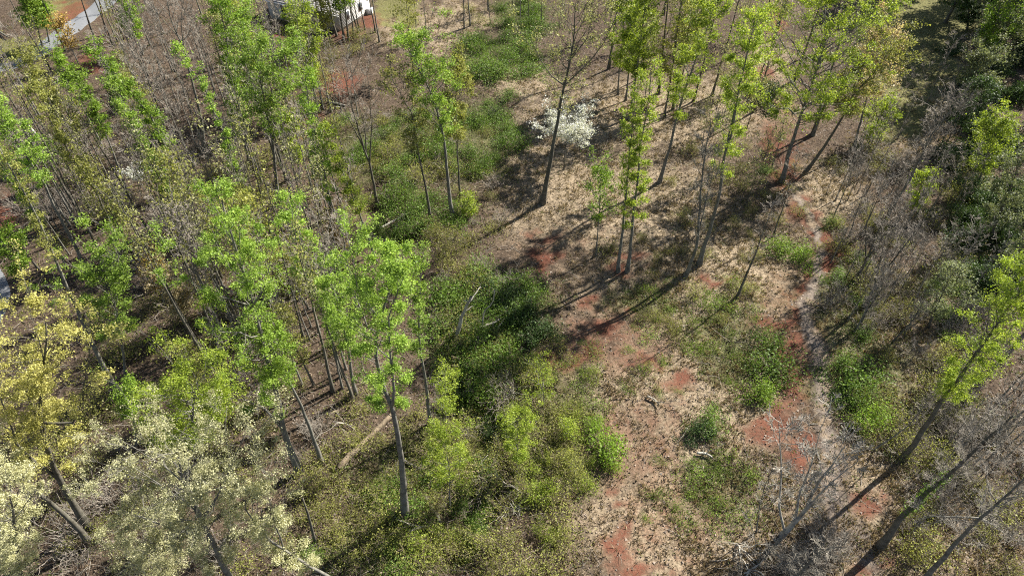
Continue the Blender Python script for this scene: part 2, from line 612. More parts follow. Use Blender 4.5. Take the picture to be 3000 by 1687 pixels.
nt.links.new(math_n(nt, 'ADD', gat.outputs['Fac'], math_n(nt, 'MULTIPLY', g3, 1.0)), gmr.inputs['Value'])
gtr = nt.nodes.new('ShaderNodeBsdfTransparent')
gms = nt.nodes.new('ShaderNodeMixShader')
nt.links.new(gmr.outputs[0], gms.inputs[0])
nt.links.new(gtr.outputs[0], gms.inputs[1])
nt.links.new(gs.outputs[0], gms.inputs[2])
nt.links.new(gms.outputs[0], out.inputs['Surface'])
MATS['gravel'] = m_
ribbon('road', [(-420, 560), (-200, 690), (-70, 790), (-20, 880), (-70, 980), (-240, 1080)], [3.8] * 6, 'asphalt', 'pale grey paved lane bending past the woods', 'road', 0.06, 0.05, 3)
ribbon('road', [(-160, 270), (-20, 205), (70, 178), (150, 130), (230, 66), (300, 16), (390, -60)], [3.4, 3.4, 3.3, 3.4, 3.6, 3.8, 4], 'asphalt', 'pale grey drive beside bare red clay bank', 'road', 0.06, 0.06, 4)
ribbon('path', [(2310, 540), (2350, 605), (2390, 670), (2400, 740), (2385, 810), (2370, 870), (2364, 930), (2378, 985), (2395, 1060), (2400, 1130), (2405, 1180), (2420, 1260), (2436, 1350), (2438, 1430), (2440, 1500), (2480, 1570), (2560, 1650), (2620, 1720)],
       [1.2, 1.7, 1.9, 1.9, 1.9, 1.9, 2.0, 2.2, 2.6, 2.8, 2.6, 2.8, 3.2, 3.8, 3.8, 3.2, 2.6, 1.8], 'gravel', 'narrow pale gravelly track winding past the red clay', 'path', 0.05, 0.6, 5)


# ----------------------------------------------------------------------------
# trees
# ----------------------------------------------------------------------------
def interp_poly(P, t):
    """Point at fraction t (array) along polyline P (n,3)."""
    n = len(P) - 1
    f = np.clip(np.asarray(t) * n, 0, n - 1e-6)
    i = f.astype(int)
    w = (f - i)[:, None]
    return P[i] * (1 - w) + P[i + 1] * w


def resample(P, n):
    d = np.concatenate([[0], np.cumsum(np.linalg.norm(np.diff(P, axis=0), axis=1))])
    s = np.linspace(0, d[-1], n)
    return np.stack([np.interp(s, d, P[:, k]) for k in range(3)], -1)


def wobble(P, amp, rng):
    n = len(P)
    w = np.cumsum(rng.normal(size=(n, 3)), axis=0)
    w -= np.linspace(0, 1, n)[:, None] * w[-1] + w[0] * (1 - np.linspace(0, 1, n)[:, None])
    w[:, 2] = 0
    return P + w * amp


SHAPES = {
    'oval': lambda s: np.sin(np.pi * (0.12 + 0.80 * s)) ** 0.7,
    'vase': lambda s: np.where(s < 0.75, 0.45 + 0.73 * s, 1.0 - 1.8 * (s - 0.75)),
    'col': lambda s: 0.75 + 0.25 * np.sin(9 * s) - 0.45 * np.clip(s - 0.8, 0, 1) * 4 * 0.5,
    'cone': lambda s: 1.0 - 0.82 * s,
    'top': lambda s: np.sin(np.pi * (0.25 + 0.65 * s)),
}


def branch_set(starts, dirs, lens, rads, rng, S=6, curl=0.15, wob=0.05):
    """N curved tapering branches -> (N,S,3), (N,S)."""
    s = np.linspace(0, 1, S)[None, :, None]
    N = len(starts)
    w = np.cumsum(rng.normal(size=(N, S, 3)) * wob, axis=1)
    w[:, 0] = 0
    P = starts[:, None] + dirs[:, None] * lens[:, None, None] * s + w * lens[:, None, None]
    P[:, :, 2] += curl * lens[:, None] * s[..., 0] ** 2
    R = rads[:, None] * (1 - 0.85 * s[..., 0])
    return P, R


def child_branches(P, R, m, rng, ratio=0.4, spread=0.75, lo=0.3, S=5, curl=0.12, minlen=0.25, rr=0.55):
    N, S0 = P.shape[:2]
    t = rng.uniform(lo, 1.0, (N, m))
    f = t * (S0 - 1) * 0.9999
    i = f.astype(int)
    w = (f - i)[..., None]
    ar = np.arange(N)[:, None]
    st = P[ar, i] * (1 - w) + P[ar, i + 1] * w
    d = P[ar, i + 1] - P[ar, i]
    d /= np.linalg.norm(d, axis=2, keepdims=True) + 1e-9
    d = d + rng.normal(size=d.shape) * spread
    d /= np.linalg.norm(d, axis=2, keepdims=True) + 1e-9
    L0 = np.linalg.norm(P[:, -1] - P[:, 0], axis=1)[:, None]
    L = np.maximum(L0 * ratio * rng.uniform(0.5, 1.25, (N, m)) * (1.15 - 0.5 * t), minlen)
    r = (R[ar, i] * (1 - w[..., 0]) + R[ar, i + 1] * w[..., 0]) * rr
    return branch_set(st.reshape(-1, 3), d.reshape(-1, 3), L.ravel(), r.ravel(), rng, S, curl)


KIND = {  # leaf material, bark, twig, limb elevation (deg), object name, category
    'green': ('leaf_green', 'bark_grey', (35, 62), 'leafy_tree', 'tree'),
    'fresh': ('leaf_fresh', 'bark_grey', (35, 65), 'leafy_tree', 'tree'),
    'lime': ('leaf_lime', 'bark_grey', (20, 60), 'leafy_tree', 'tree'),
    'olive': ('leaf_olive', 'bark_dark', (20, 60), 'budding_tree', 'tree'),
    'yellow': ('leaf_yellow', 'bark_grey', (15, 60), 'budding_tree', 'tree'),
    'cream': ('leaf_cream', 'bark_grey', (15, 60), 'budding_tree', 'tree'),
    'tan': ('leaf_tan', 'bark_grey', (20, 65), 'budding_tree', 'tree'),
    'bud': ('leaf_bud', 'bark_dark', (30, 65), 'budding_tree', 'tree'),
    'grey': ('leaf_grey', 'bark_dark', (20, 60), 'budding_tree', 'tree'),
    'rust': ('leaf_rust', 'bark_grey', (25, 65), 'budding_tree', 'tree'),
    'bare': ('twig_grey', 'bark_grey', (25, 65), 'bare_tree', 'tree'),
    'white': ('petal_white', 'bark_dark', (5, 35), 'flowering_tree', 'tree'),
    'dark': ('leaf_dark', 'bark_dark', (-5, 40), 'evergreen_tree', 'tree'),
}
TREE_N = [0]
DENS = 1.45
CW = 0.66
TREE_LOG = []


def tree_geometry(stems, kind, shape, rw, c0, nleaf, r0, rng, limbs=26, leaf=0.15, clump=0.42, elev=None, twig=2, flat_crown=0.6, sub=5, minr=0.008):
    """stems: list of (n,3) polylines, the first is the trunk. Returns (trunk MB, crown MB)."""
    tb, cb, limb_list = MB(), MB(), []
    e0, e1 = np.radians(elev or KIND[kind][2])
    tips, tipw = [], []
    twigs = cb if kind == 'bare' else tb
    total = sum(np.linalg.norm(s[-1] - s[0]) for s in stems)
    for k, P in enumerate(stems):
        n = len(P)
        t = np.linspace(0, 1, n)
        if k == 0:
            R = r0 * (1 - 0.86 * t ** 0.9) * (1 + 0.75 * np.exp(-t * 17))
            tb.tubes(P, np.maximum(R, 0.018), 8 if r0 > 0.13 else 6)
            R_main = R
        else:
            j = np.argmin(np.linalg.norm(stems[0] - P[0], axis=1))
            R = min(0.62 * r0, 0.8 * R_main[j]) * (1 - 0.86 * t ** 0.8)
            lm = MB()
            lm.tubes(P, np.maximum(R, 0.016), 6)
            limb_list.append(lm)
        length = np.linalg.norm(P[-1] - P[0])
        nl = max(4, int(round(limbs * length / total)))
        a0 = c0 if k == 0 else max(0.15, min(c0, 0.3))
        tt = a0 + (0.985 - a0) * (np.arange(nl) + rng.uniform(0, 1, nl)) / nl
        st = interp_poly(P, tt)
        s = (tt - a0) / (1 - a0)
        az = np.arange(nl) * 2.4 + rng.uniform(0, 6.28) + rng.normal(size=nl) * 0.4
        L = rw * SHAPES[shape](s) * rng.uniform(0.55, 1.2, nl)
        el = e0 + (e1 - e0) * np.clip(0.15 + 0.75 * s + rng.normal(size=nl) * 0.18, 0, 1.1)
        d = np.stack([np.cos(az) * np.cos(el), np.sin(az) * np.cos(el), np.sin(el)], -1)
        ln = np.clip(L / np.maximum(np.cos(el), 0.4), 0.3, None)
        rad = np.minimum(np.interp(tt, t, R) * 0.6, 0.014 + 0.013 * ln)
        BP, BR = branch_set(st, d, ln, rad, rng, 6, 0.10, 0.035)
        tb.tubes(BP, np.maximum(BR, minr * 1.2), 4)
        CP, CR = child_branches(BP, BR, sub, rng, 0.42, 0.55, S=4 if kind == 'bare' else 3)
        twigs.tubes(CP, np.maximum(CR, minr), 3)
        tips += [CP[:, 1], CP[:, -1], BP[:, -1]]
        if kind == 'bare' or twig >= 3:
            DP, DR = child_branches(CP, CR, 4, rng, 0.55, 0.5, 0.2, 3)
            twigs.tubes(DP, np.maximum(DR, minr * .85), 3)
            if kind == 'bare' and twig >= 3:
                EP, ER = child_branches(DP, DR, 3, rng, 0.6, 0.5, 0.2, 2)
                twigs.tubes(EP, np.maximum(ER, minr * .75), 3)
            if kind != 'bare':
                tips.append(DP[:, -1])
    if nleaf:
        C = np.concatenate(tips)
        w = rng.gamma(0.75, 1.0, len(C)) + 0.02
        w /= w.sum()
        pick = rng.choice(len(C), nleaf, p=w)
        ctint = rng.uniform(-0.25, 0.25, len(C))
        sig = clump * rng.uniform(0.6, 1.3, len(C))
        off = rng.normal(size=(nleaf, 3)) * sig[pick][:, None]
        off[:, 2] *= flat_crown
        LP = C[pick] + off
        tint = 0.5 + ctint[pick] * 1.3 + rng.normal(size=nleaf) * 0.26
        cb.leaves(LP, leaf, rng, 0.6, tint)
    return tb, cb, limb_list


def T(label, kind, base, top, rw, c0=0.4, shape='oval', n=4000, r=0.15, path=(), stems=(), group=None, h=None, name=None, cat=None, bark=None, twigs=None, ivy=0, **kw):
    """One tree placed from the photograph: base pixel on the ground, top pixel above it, crown half-width in pixels."""
    TREE_N[0] += 1
    rng = np.random.default_rng(1000 + TREE_N[0] * 17)
    B = ground(base)
    if h is not None:
        top3 = B + np.array([top[0], top[1], h]) if top is not None else B + np.array([rng.normal() * .03 * h, rng.normal() * .03 * h, h])
        pts = np.array([B - [0, 0, 0.25], top3])
    else:
        pts = [B - np.array([0, 0, 0.25])] + [on_plane(p, B[1]) for p in path] + [on_plane(top, B[1])]
        pts = np.array(pts)
    hh = pts[-1][2] - B[2]
    n_pt = 18
    over = 0.8 * rw * CW * depth_at(pts[-1]) / F          # the top limbs rise this far above the trunk's end
    keep = float(np.clip(1 - over / max(hh, 1), 0.72, 1)) if (n or kind == 'bare') else 1.0
    pts = resample(pts, 60)[:max(10, int(60 * keep))]
    trunk = wobble(resample(pts, n_pt), 0.010 * hh / 5, rng)
    # a slow lean in depth, so that trunks are not all in upright planes
    trunk[:, 1] += np.linspace(0, 1, n_pt) ** 1.5 * rng.normal() * 0.02 * hh
    all_stems = [trunk]
    for st in stems:
        q = np.array([on_plane(p, B[1]) for p in st])
        j = np.argmin(np.linalg.norm(trunk - q[0], axis=1))
        q[0] = trunk[j]
        q = resample(q, 12)
        q[:, 1] += np.linspace(0, 1, 12) * rng.choice([-1, 1]) * rng.uniform(0.3, 0.9) * 0.12 * np.linalg.norm(q[-1] - q[0])
        all_stems.append(wobble(q, 0.02, rng))
    mid = trunk[int(n_pt * 0.7)]
    rwm = rw * depth_at(mid) / F
    TREE_LOG.append((label, round(float(hh), 1), round(float(rwm), 1), [round(float(v), 1) for v in B]))
    dp = depth_at(mid)
    kw['leaf'] = kw.get('leaf', 0.15) / 0.15 * float(np.clip(0.00128 * dp, 0.026, 0.13))
    kw['clump'] = kw.get('clump', 0.42) / 0.42 * float(np.clip(0.0038 * dp, 0.12, 0.36))
    kw['minr'] = float(np.clip(0.00021 * dp, 0.007, 0.016)) * kw.pop('fat', 1.0)
    r = r * 1.12
    tb, cb, lims = tree_geometry(all_stems, kind, shape, rwm * CW, c0, int(n * DENS), r, rng, **kw)
    leafm, barkm, _, nm, ct = KIND[kind]
    root = empty(name or nm, B)
    tag(root, label, cat or ct, group)
    o1 = tb.obj('trunk', bark or barkm, root, True, B)
    for lm in lims:
        lm.obj('limb', bark or barkm, o1, True, B)
    if cb.v:
        cb.obj('crown', twigs or leafm, root, False, B)
    if ivy:
        q = interp_poly(trunk, rng.uniform(0.3, 0.62, ivy)) + rng.normal(size=(ivy, 3)) * r * 0.75
        ib = MB()
        ib.leaves(q, 0.07, rng, 0.3)
        ib.obj('ivy', 'leaf_bush', root, False, B)
    return root


exec_trees = True
# --- hero trees of the middle and foreground ---------------------------------
T('tallest fork-trunked grey tree with pale fresh green crown beside the gully', 'fresh', c(8, 440, 1020), c(5, 440, 400), 145, 0.47, 'oval', 27000, 0.23,
  path=[c(8, 440, 750), c(8, 415, 520), c(8, 370, 320), c(8, 300, 150), c(5, 250, 1200), c(5, 290, 900)],
  stems=[[c(8, 370, 320), c(8, 378, 150), c(5, 365, 1150), c(5, 350, 800), c(5, 470, 480)], [c(5, 280, 1000), c(5, 120, 700), c(5, 80, 480)]], limbs=46, clump=0.5)
T('slim grey tree with narrow leafy top touching the tallest fork-trunked tree', 'fresh', c(8, 632, 380), c(5, 590, 430), 42, 0.45, 'col', 4200, 0.13,
  path=[c(8, 610, 150), c(5, 570, 1150), c(5, 545, 930), c(5, 560, 650)], limbs=24)
T('dark-trunked leafy tree crowded against the tallest fork-trunked tree', 'fresh', c(8, 100, 160), c(4, 2330, 560), 62, 0.45, 'oval', 6000, 0.14,
  path=[c(8, 70, 0), c(5, 40, 1080)], limbs=28)
T('thin dark leaning trunk in the brown litter beside the crowded leafy tree', 'fresh', c(8, 5, 120), c(4, 2290, 700), 26, 0.5, 'col', 1300, 0.08)
T('broad bright green tree with long crown above brown litter and leaning grey trunk', 'fresh', c(7, 2120, 720), c(4, 1480, 20), 132, 0.36, 'oval', 25000, 0.22,
  path=[c(7, 2010, 450), c(7, 1970, 230), c(7, 1910, 0), c(4, 1860, 1150), c(4, 1800, 980), c(4, 1740, 800), c(4, 1640, 560)],
  stems=[[c(4, 1780, 930), c(4, 1690, 820), c(4, 1450, 760), c(4, 1250, 640)], [c(7, 1990, 400), c(7, 1870, 280), c(7, 1700, 225)], [c(4, 1740, 830), c(4, 1860, 740), c(4, 1900, 560)]], limbs=52, clump=0.5)
T('smooth grey leaning trunk with small olive green crown on brown litter slope', 'green', c(7, 2280, 645), c(4, 1790, 900), 70, 0.62, 'oval', 3800, 0.15,
  path=[c(7, 2150, 280), c(7, 2030, 60)])
T('pale fresh green tree crown rising between two leaning grey poles', 'fresh', (985, 1010), c(4, 2020, 10), 68, 0.4, 'oval', 6500, 0.13)
T('low spreading lime green tree with white twigs under the pale budding oak', 'lime', (520, 1560), c(4, 1430, 1160), 190, 0.66, 'vase', 17000, 0.17, elev=(5, 45), limbs=40, clump=0.5, twig=3)
T('bright green low crown beside the white-branched dark hollow', 'green', c(7, 960, 520), c(7, 900, 60), 55, 0.5, 'vase', 3000, 0.09)
T('loose fresh green tree with two flat lobes beside the long slanting pole', 'fresh', c(4, 885, 1345), c(4, 600, 480), 135, 0.42, 'vase', 12000, 0.12,
  path=[c(4, 860, 1050), c(4, 830, 850), c(4, 720, 640)], stems=[[c(4, 830, 850), c(4, 850, 640), c(4, 880, 500)]], limbs=34)
T('small fresh green tree at the bend of the paved lane', 'green', c(4, 215, 780), c(4, 30, 290), 62, 0.42, 'oval', 4200, 0.1)
T('great yellow budding oak with crooked dark trunk and wide crown', 'yellow', c(7, 625, 1110), c(4, 250, 780), 205, 0.34, 'vase', 28000, 0.21,
  path=[c(7, 550, 985), c(7, 400, 740), c(7, 330, 540), c(7, 290, 330), c(4, 320, 1050)],
  stems=[[c(7, 400, 760), c(7, 240, 580), c(7, 150, 470), c(4, 60, 1330)], [c(7, 310, 400), c(7, 500, 390), c(7, 560, 250), c(4, 600, 1120)], [c(7, 300, 450), c(7, 200, 90), c(4, 40, 1310)]], limbs=54, clump=0.45, elev=(5, 55), twig=3, bark='bark_dark')
T('massive leaning grey trunk carrying a pale cream crown at the lane bend', 'cream', c(7, 650, 1215), (-120, 1080), 120, 0.4, 'vase', 9000, 0.17,
  path=[c(7, 560, 1110), c(7, 400, 950), c(7, 230, 790), c(7, 80, 640)], bark='bark_dark', leaf=0.125)
T('cream catkin tree with pale feathery crown below the massive leaning trunk', 'cream', (60, 1790), c(7, 100, 690), 130, 0.4, 'vase', 20000, 0.2, limbs=44, elev=(10, 60), twig=3, clump=0.36, leaf=0.125)
T('wide pale green budding oak with crowded catkin crown', 'cream', (735, 1800), c(7, 1200, 380), 250, 0.40, 'vase', 38000, 0.22,
  path=[c(7, 1560, 1350), c(7, 1430, 1120), c(7, 1290, 800)],
  stems=[[c(7, 1480, 1200), c(7, 1350, 1000), c(7, 900, 760)], [c(7, 1430, 1120), c(7, 1540, 900), c(7, 1700, 560)], [c(7, 1500, 1250), c(7, 1250, 1130), c(7, 800, 1000)]], limbs=60, elev=(5, 50), twig=3, clump=0.38, leaf=0.125)
T('cream budding tree with thin pale trunk slanting over brown litter', 'cream', (1040, 1730), c(7, 1720, 800), 115, 0.33, 'vase', 15000, 0.12,
  path=[c(7, 2200, 1365), c(7, 1900, 1190), c(7, 1740, 980)], stems=[[c(7, 2000, 1240), c(7, 1950, 1050), c(7, 1920, 860)]], limbs=36, elev=(10, 60), twig=3, clump=0.36, leaf=0.125)
T('cream budding tree with many fine pale branches below the wide oak', 'cream', (520, 1800), c(7, 960, 1080), 140, 0.42, 'vase', 13000, 0.12, limbs=36, twig=3, clump=0.36, leaf=0.125)
T('long straight pale pole with leafy tuft high over the lane', 'olive', c(7, 850, 190), (-35, 430), 34, 0.62, 'col', 1800, 0.17,
  path=[c(4, 700, 1220), c(4, 560, 930), c(4, 380, 560), c(4, 240, 260), c(4, 80, 20)], bark='bark_grey')
T('cream flowering small tree glowing beside the broad bright green tree', 'tan', (545, 960), c(4, 1220, 600), 62, 0.35, 'vase', 4200, 0.08, limbs=24, clump=0.32, twig=3)
T('brown budding small tree beside the cream flowering one', 'rust', (480, 890), c(4, 1080, 440), 50, 0.35, 'vase', 1500, 0.07, limbs=22, twig=3)

DENS, CW = 1.15, 0.54
# --- slanting slim trees of the left wood -------------------------------------
G1 = 'slim trees of the litter covered wood'
T('bare grey tree with forked upswept limbs on the brown slope', 'bare', c(1, 1450, 1075), (470, -70), 120, 0.6, 'vase', 0, 0.19, path=[c(1, 1405, 800), c(1, 1340, 550), c(1, 1290, 370), c(1, 1200, 180)],
  stems=[[c(1, 1300, 380), c(1, 1280, 150), c(1, 1310, -120)], [c(1, 1260, 290), c(1, 1120, 90), c(1, 1040, -60)]], limbs=26, twig=2, bark='bark_grey')
T('slender slanting tree wrapped in a narrow sleeve of leaves', 'fresh', c(4, 1815, 390), c(1, 1140, 265), 34, 0.22, 'col', 5200, 0.15, path=[c(4, 1720, 30), c(1, 1600, 980), c(1, 1430, 560)], limbs=40, clump=0.32)
T('slanting pale trunk with leaf plume above the dark evergreen clump', 'green', c(4, 1330, 220), c(1, 640, 325), 50, 0.45, 'col', 5200, 0.19, path=[c(1, 1210, 1120), c(1, 1050, 810)], limbs=34)
T('slanting tree with dense leafy lower sleeve ending above the small dogwood', 'fresh', c(4, 1305, 300), c(1, 720, 560), 44, 0.22, 'col', 6500, 0.14, path=[c(1, 1190, 1360), c(1, 980, 1000)], limbs=40, clump=0.4)
T('straight slanting pole with feathery top above the grey brush', 'green', c(1, 912, 1400), c(1, 520, 460), 46, 0.5, 'col', 3600, 0.12, path=[c(1, 790, 1070), c(1, 690, 830)], limbs=28)
T('tall slanting tree with broad yellow green plume beside the drive', 'olive', c(1, 805, 1440), c(1, 110, 330), 74, 0.48, 'col', 6500, 0.16, path=[c(1, 600, 1100), c(1, 470, 850)], limbs=36)
T('slanting tree with patchy leaf tufts below the yellow green plume', 'olive', c(4, 830, 370), c(1, 180, 560), 44, 0.42, 'col', 4200, 0.14, path=[c(4, 670, 30), c(1, 480, 1110)], limbs=28)
T('tall slanting trunk with dense pale green head at the wood edge', 'fresh', c(4, 625, 595), c(1, -80, 680), 76, 0.58, 'oval', 7000, 0.17, path=[c(4, 420, 170), c(1, 300, 1250)], limbs=34)
T('slanting thin tree with leafy sleeve beside the dense pale green head', 'green', (190, 770), c(1, -60, 1000), 36, 0.35, 'col', 3000, 0.09)
T('bright green tree beside the red clay bank of the drive', 'fresh', c(1, 300, 335), (62, -70), 64, 0.25, 'col', 6000, 0.12, limbs=30)
T('second bright green tree close by the red clay bank', 'green', c(1, 345, 300), (110, -60), 40, 0.25, 'col', 3500, 0.1)
T('thin grey budding tree with rusty buds between the drive and the wood', 'rust', c(1, 555, 450), c(1, 400, 120), 44, 0.4, 'oval', 1400, 0.08)
T('red-brown pine trunk beside the paved drive', 'olive', c(1, 752, 252), (262, -120), 30, 0.8, 'oval', 800, 0.16, bark='bark_pine')
T('dark straight trunk standing before the paved drive', 'olive', c(1, 680, 305), (205, -100), 34, 0.8, 'oval', 900, 0.16, bark='bark_dark')
T('large green tree with forked dark trunk and broad hazy crown', 'fresh', (818, 600), c(1, 1760, 240), 118, 0.48, 'oval', 13000, 0.2, path=[c(1, 1940, 1200), c(1, 1920, 1010), c(1, 1860, 720), c(1, 1830, 480)],
  stems=[[c(1, 1920, 1010), c(1, 1960, 820), c(1, 2030, 640), c(1, 2060, 420)]], limbs=46, clump=0.5)
T('tall green column tree beside the forked hazy crown', 'green', c(1, 1765, 1170), c(1, 1540, -60), 58, 0.2, 'col', 9000, 0.15, limbs=46)
T('yellow green budding tree before the shingled house', 'lime', (935, 330), (862, 10), 84, 0.35, 'oval', 9000, 0.14, limbs=36)
T('green tree with dark slanting trunk and loose crown of leaves', 'green', c(4, 2405, 490), c(1, 2150, 420), 62, 0.34, 'col', 6500, 0.14, path=[c(4, 2320, 30), c(1, 2260, 1000), c(1, 2180, 720)], limbs=34)
T('slanting grey tree with yellow green sleeve above the gully log', 'lime', (1102, 765), c(1, 2270, 840), 50, 0.4, 'col', 4200, 0.12, path=[c(5, 130, 170), c(2, 30, 1250)])
T('rusty budding slim tree beside the pale fresh green crown', 'rust', (1010, 780), c(4, 2280, 150), 46, 0.3, 'col', 2200, 0.08)
T('olive haze tree in the middle of the brown wood', 'olive', (905, 905), c(4, 1960, 450), 70, 0.35, 'oval', 4200, 0.1, limbs=28, twig=3)
T('olive thin tree growing among leaning poles by the broad green tree', 'olive', (920, 1130), c(4, 1960, 800), 60, 0.35, 'oval', 2600, 0.09, twig=3)
T('yellow green glowing undertree below the forked hazy crown', 'lime', (880, 520), (850, 320), 60, 0.3, 'oval', 4500, 0.09)
T('hazy green tree filling the gap behind the shingled house clearing', 'fresh', (760, 330), (690, 10), 90, 0.3, 'oval', 7500, 0.13)
T('dark green tree on the slope below the drive', 'green', c(1, 1010, 390), (345, -60), 60, 0.3, 'oval', 4200, 0.13)
T('green plume tree behind the dark evergreen clump', 'green', (300, 430), c(1, 360, 330), 60, 0.45, 'col', 3200, 0.11)
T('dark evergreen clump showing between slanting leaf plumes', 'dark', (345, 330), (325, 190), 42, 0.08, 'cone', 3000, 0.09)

DENS, CW = 1.25, 0.64
T('dark mossy trunk standing against the white gable of the house', 'green', (1008, 116), (975, -90), 50, 0.5, 'oval', 2200, 0.17, bark='bark_dark')
T('second dark mossy trunk beside the white gable of the house', 'green', (1022, 118), (1000, -90), 50, 0.5, 'oval', 2000, 0.15, bark='bark_dark')
T('slanting dark trunk with thin limbs on the house lawn edge', 'bare', (1052, 96), (990, -90), 60, 0.4, 'vase', 0, 0.13, bark='bark_dark')
T('budding tree screening the shingled roof', 'olive', (950, 130), (935, -40), 60, 0.35, 'oval', 3000, 0.12)
# --- middle group by the gully ------------------------------------------------
T('dark many-stemmed bare tree standing above the gully log', 'bare', c(5, 262, 130), (1000, 150), 70, 0.45, 'vase', 0, 0.15, path=[c(2, 240, 1380), c(2, 200, 1170), c(2, 120, 900), c(2, 60, 680)],
  stems=[[c(2, 195, 1150), c(2, 215, 900), c(2, 205, 640), c(2, 180, 480)], [c(2, 150, 1050), c(2, 30, 780), c(1, 2330, 620)], [c(2, 180, 1120), c(2, 160, 900), c(2, 90, 640)]], limbs=34, twig=2, bark='bark_dark')
T('dark slanting trunk with sparse olive crown above the green thicket', 'olive', c(5, 630, 215), c(2, 290, 420), 78, 0.5, 'vase', 3600, 0.13, path=[c(2, 570, 1180), c(2, 500, 800), c(2, 410, 640)], limbs=30, twig=3, bark='bark_dark')
T('straight grey trunk with high bright green head at the clearing edge', 'fresh', c(5, 795, 218), c(2, 400, 165), 92, 0.5, 'oval', 10000, 0.19, path=[c(2, 770, 1440), c(2, 725, 970), c(2, 690, 800), c(2, 620, 600)], limbs=40)
T('thin straight trunk with yellow green head beside the green-headed grey trunk', 'olive', c(5, 838, 78), c(2, 830, 320), 66, 0.42, 'oval', 6500, 0.11, path=[c(2, 815, 1000), c(2, 810, 700)], limbs=30)
T('tall dark budding tree with wide bare limbs beside the white dogwood', 'bud', c(5, 1420, 112), (1690, -60), 125, 0.5, 'vase', 4200, 0.23, path=[c(2, 1490, 1040), c(2, 1560, 720), c(2, 1600, 560), c(2, 1640, 330)],
  stems=[[c(2, 1605, 580), c(2, 1760, 440), c(2, 1870, 300), c(2, 1960, 90)], [c(2, 1575, 640), c(2, 1480, 540), c(2, 1400, 420), c(2, 1330, 280)], [c(2, 1620, 470), c(2, 1740, 270), c(2, 1790, 60)]], limbs=44, twig=3, clump=0.4, bark='bark_dark')
T('white flowering dogwood spreading beside the tall dark budding tree', 'white', c(2, 1575, 1200), c(2, 1620, 730), 150, 0.78, 'vase', 8500, 0.07, limbs=44, elev=(-4, 14), clump=0.3, flat_crown=0.28, leaf=0.12, name='flowering_dogwood', twig=3)
T('small white flowering dogwood among slanting poles on the brown slope', 'white', (405, 555), (395, 470), 48, 0.5, 'vase', 1300, 0.05, limbs=18, elev=(0, 16), clump=0.25, flat_crown=0.3, leaf=0.12, name='flowering_dogwood', twig=3)

DENS, CW = 1.3, 0.86
# --- clearing group, right of centre -----------------------------------------
T('taller and leafier slim tree of the close pair on the straw clearing', 'lime', c(5, 2022, 592), (1915, 190), 46, 0.3, 'col', 6000, 0.15, path=[c(5, 2060, 200), c(2, 2110, 1100)], limbs=44, clump=0.36)
T('shorter slim tree of the close pair with narrower sleeve of leaves', 'lime', c(5, 1960, 592), (1866, 250), 42, 0.42, 'col', 4600, 0.14, path=[c(5, 2000, 120), c(2, 2010, 1300)], limbs=34, clump=0.36)
T('dark thin sapling with green top casting a shadow across the straw', 'green', c(5, 1800, 485), c(2, 1840, 1100), 52, 0.4, 'oval', 2600, 0.07, path=[c(5, 1830, 150)])
T('tall grey tree with lime head behind the close pair', 'lime', c(2, 2250, 1290), (2105, -40), 66, 0.42, 'oval', 8000, 0.17, path=[c(2, 2320, 1060), c(2, 2390, 740)], limbs=38)
T('tall dark trunk with airy lime crown behind the clearing', 'lime', c(2, 2040, 850), (1905, -80), 60, 0.35, 'oval', 8000, 0.15, limbs=36)
T('dark thin trunk with fresh green haze at the back of the clearing', 'lime', c(2, 2010, 715), (1880, -60), 52, 0.3, 'oval', 6500, 0.12, limbs=32)
T('slim dark trunk with leafy head second row behind the clearing', 'lime', c(2, 1960, 670), (1835, -30), 48, 0.3, 'oval', 5500, 0.11, limbs=30)
T('slim trunk with yellow haze crown behind the lime trees', 'olive', c(2, 2290, 830), (2010, -60), 70, 0.35, 'oval', 6000, 0.12, limbs=32)
T('budding trunk with grey green crown in the row behind the clearing', 'lime', c(2, 2380, 690), (2060, -70), 60, 0.35, 'oval', 5500, 0.12)
T('tall narrow bright green tree with dark double trunk in the clearing', 'lime', c(6, 118, 545), (2225, 0), 58, 0.42, 'oval', 10500, 0.18, path=[c(3, 260, 1380), c(3, 300, 1130), c(3, 380, 890), c(3, 450, 480)],
  stems=[[c(3, 330, 1050), c(3, 400, 700), c(3, 510, 230)]], limbs=44, clump=0.42)
T('grey bare tree with white broken twigs beside the narrow bright green tree', 'bare', c(6, 15, 630), (2080, 300), 52, 0.3, 'vase', 0, 0.15, path=[c(6, 60, 520), c(6, 110, 380), c(3, 160, 1090), c(3, 200, 880)],
  stems=[[c(6, 110, 380), c(6, 180, 60), c(3, 240, 1140)]], limbs=30, twig=3, bark='bark_grey', twigs='twig_pale')
T('slim black leaning tree with fine bare top on the straw clearing', 'bare', c(6, 385, 775), c(6, 690, 20), 40, 0.4, 'vase', 0, 0.11, path=[c(6, 440, 640), c(6, 520, 440), c(6, 600, 220)], limbs=20, twig=2, bark='bark_dark')
T('black crooked sapling above the green bush pair', 'bare', c(6, 640, 345), c(3, 840, 1040), 26, 0.4, 'vase', 0, 0.07, path=[c(6, 690, 190), c(6, 750, 0)], limbs=14, twig=2, bark='bark_dark')
T('broad bright green tree shading the red track, widest crown of the clearing', 'lime', c(3, 700, 1285), (2490, -150), 205, 0.36, 'oval', 24000, 0.22, path=[c(3, 760, 1060), c(3, 830, 880), c(3, 905, 620)], limbs=56, clump=0.5)
T('dark leaning tree with tan flowering crown beside the broad bright tree', 'olive', c(3, 870, 1210), (2640, 90), 82, 0.5, 'vase', 7500, 0.17, path=[c(3, 1000, 1050), c(3, 1130, 850), c(3, 1220, 670), c(3, 1390, 490)], limbs=36, bark='bark_dark', twig=3)
T('tan flowering crown catching sun at the lawn edge', 'tan', (2500, 440), (2605, 75), 70, 0.5, 'oval', 5500, 0.14, limbs=30)
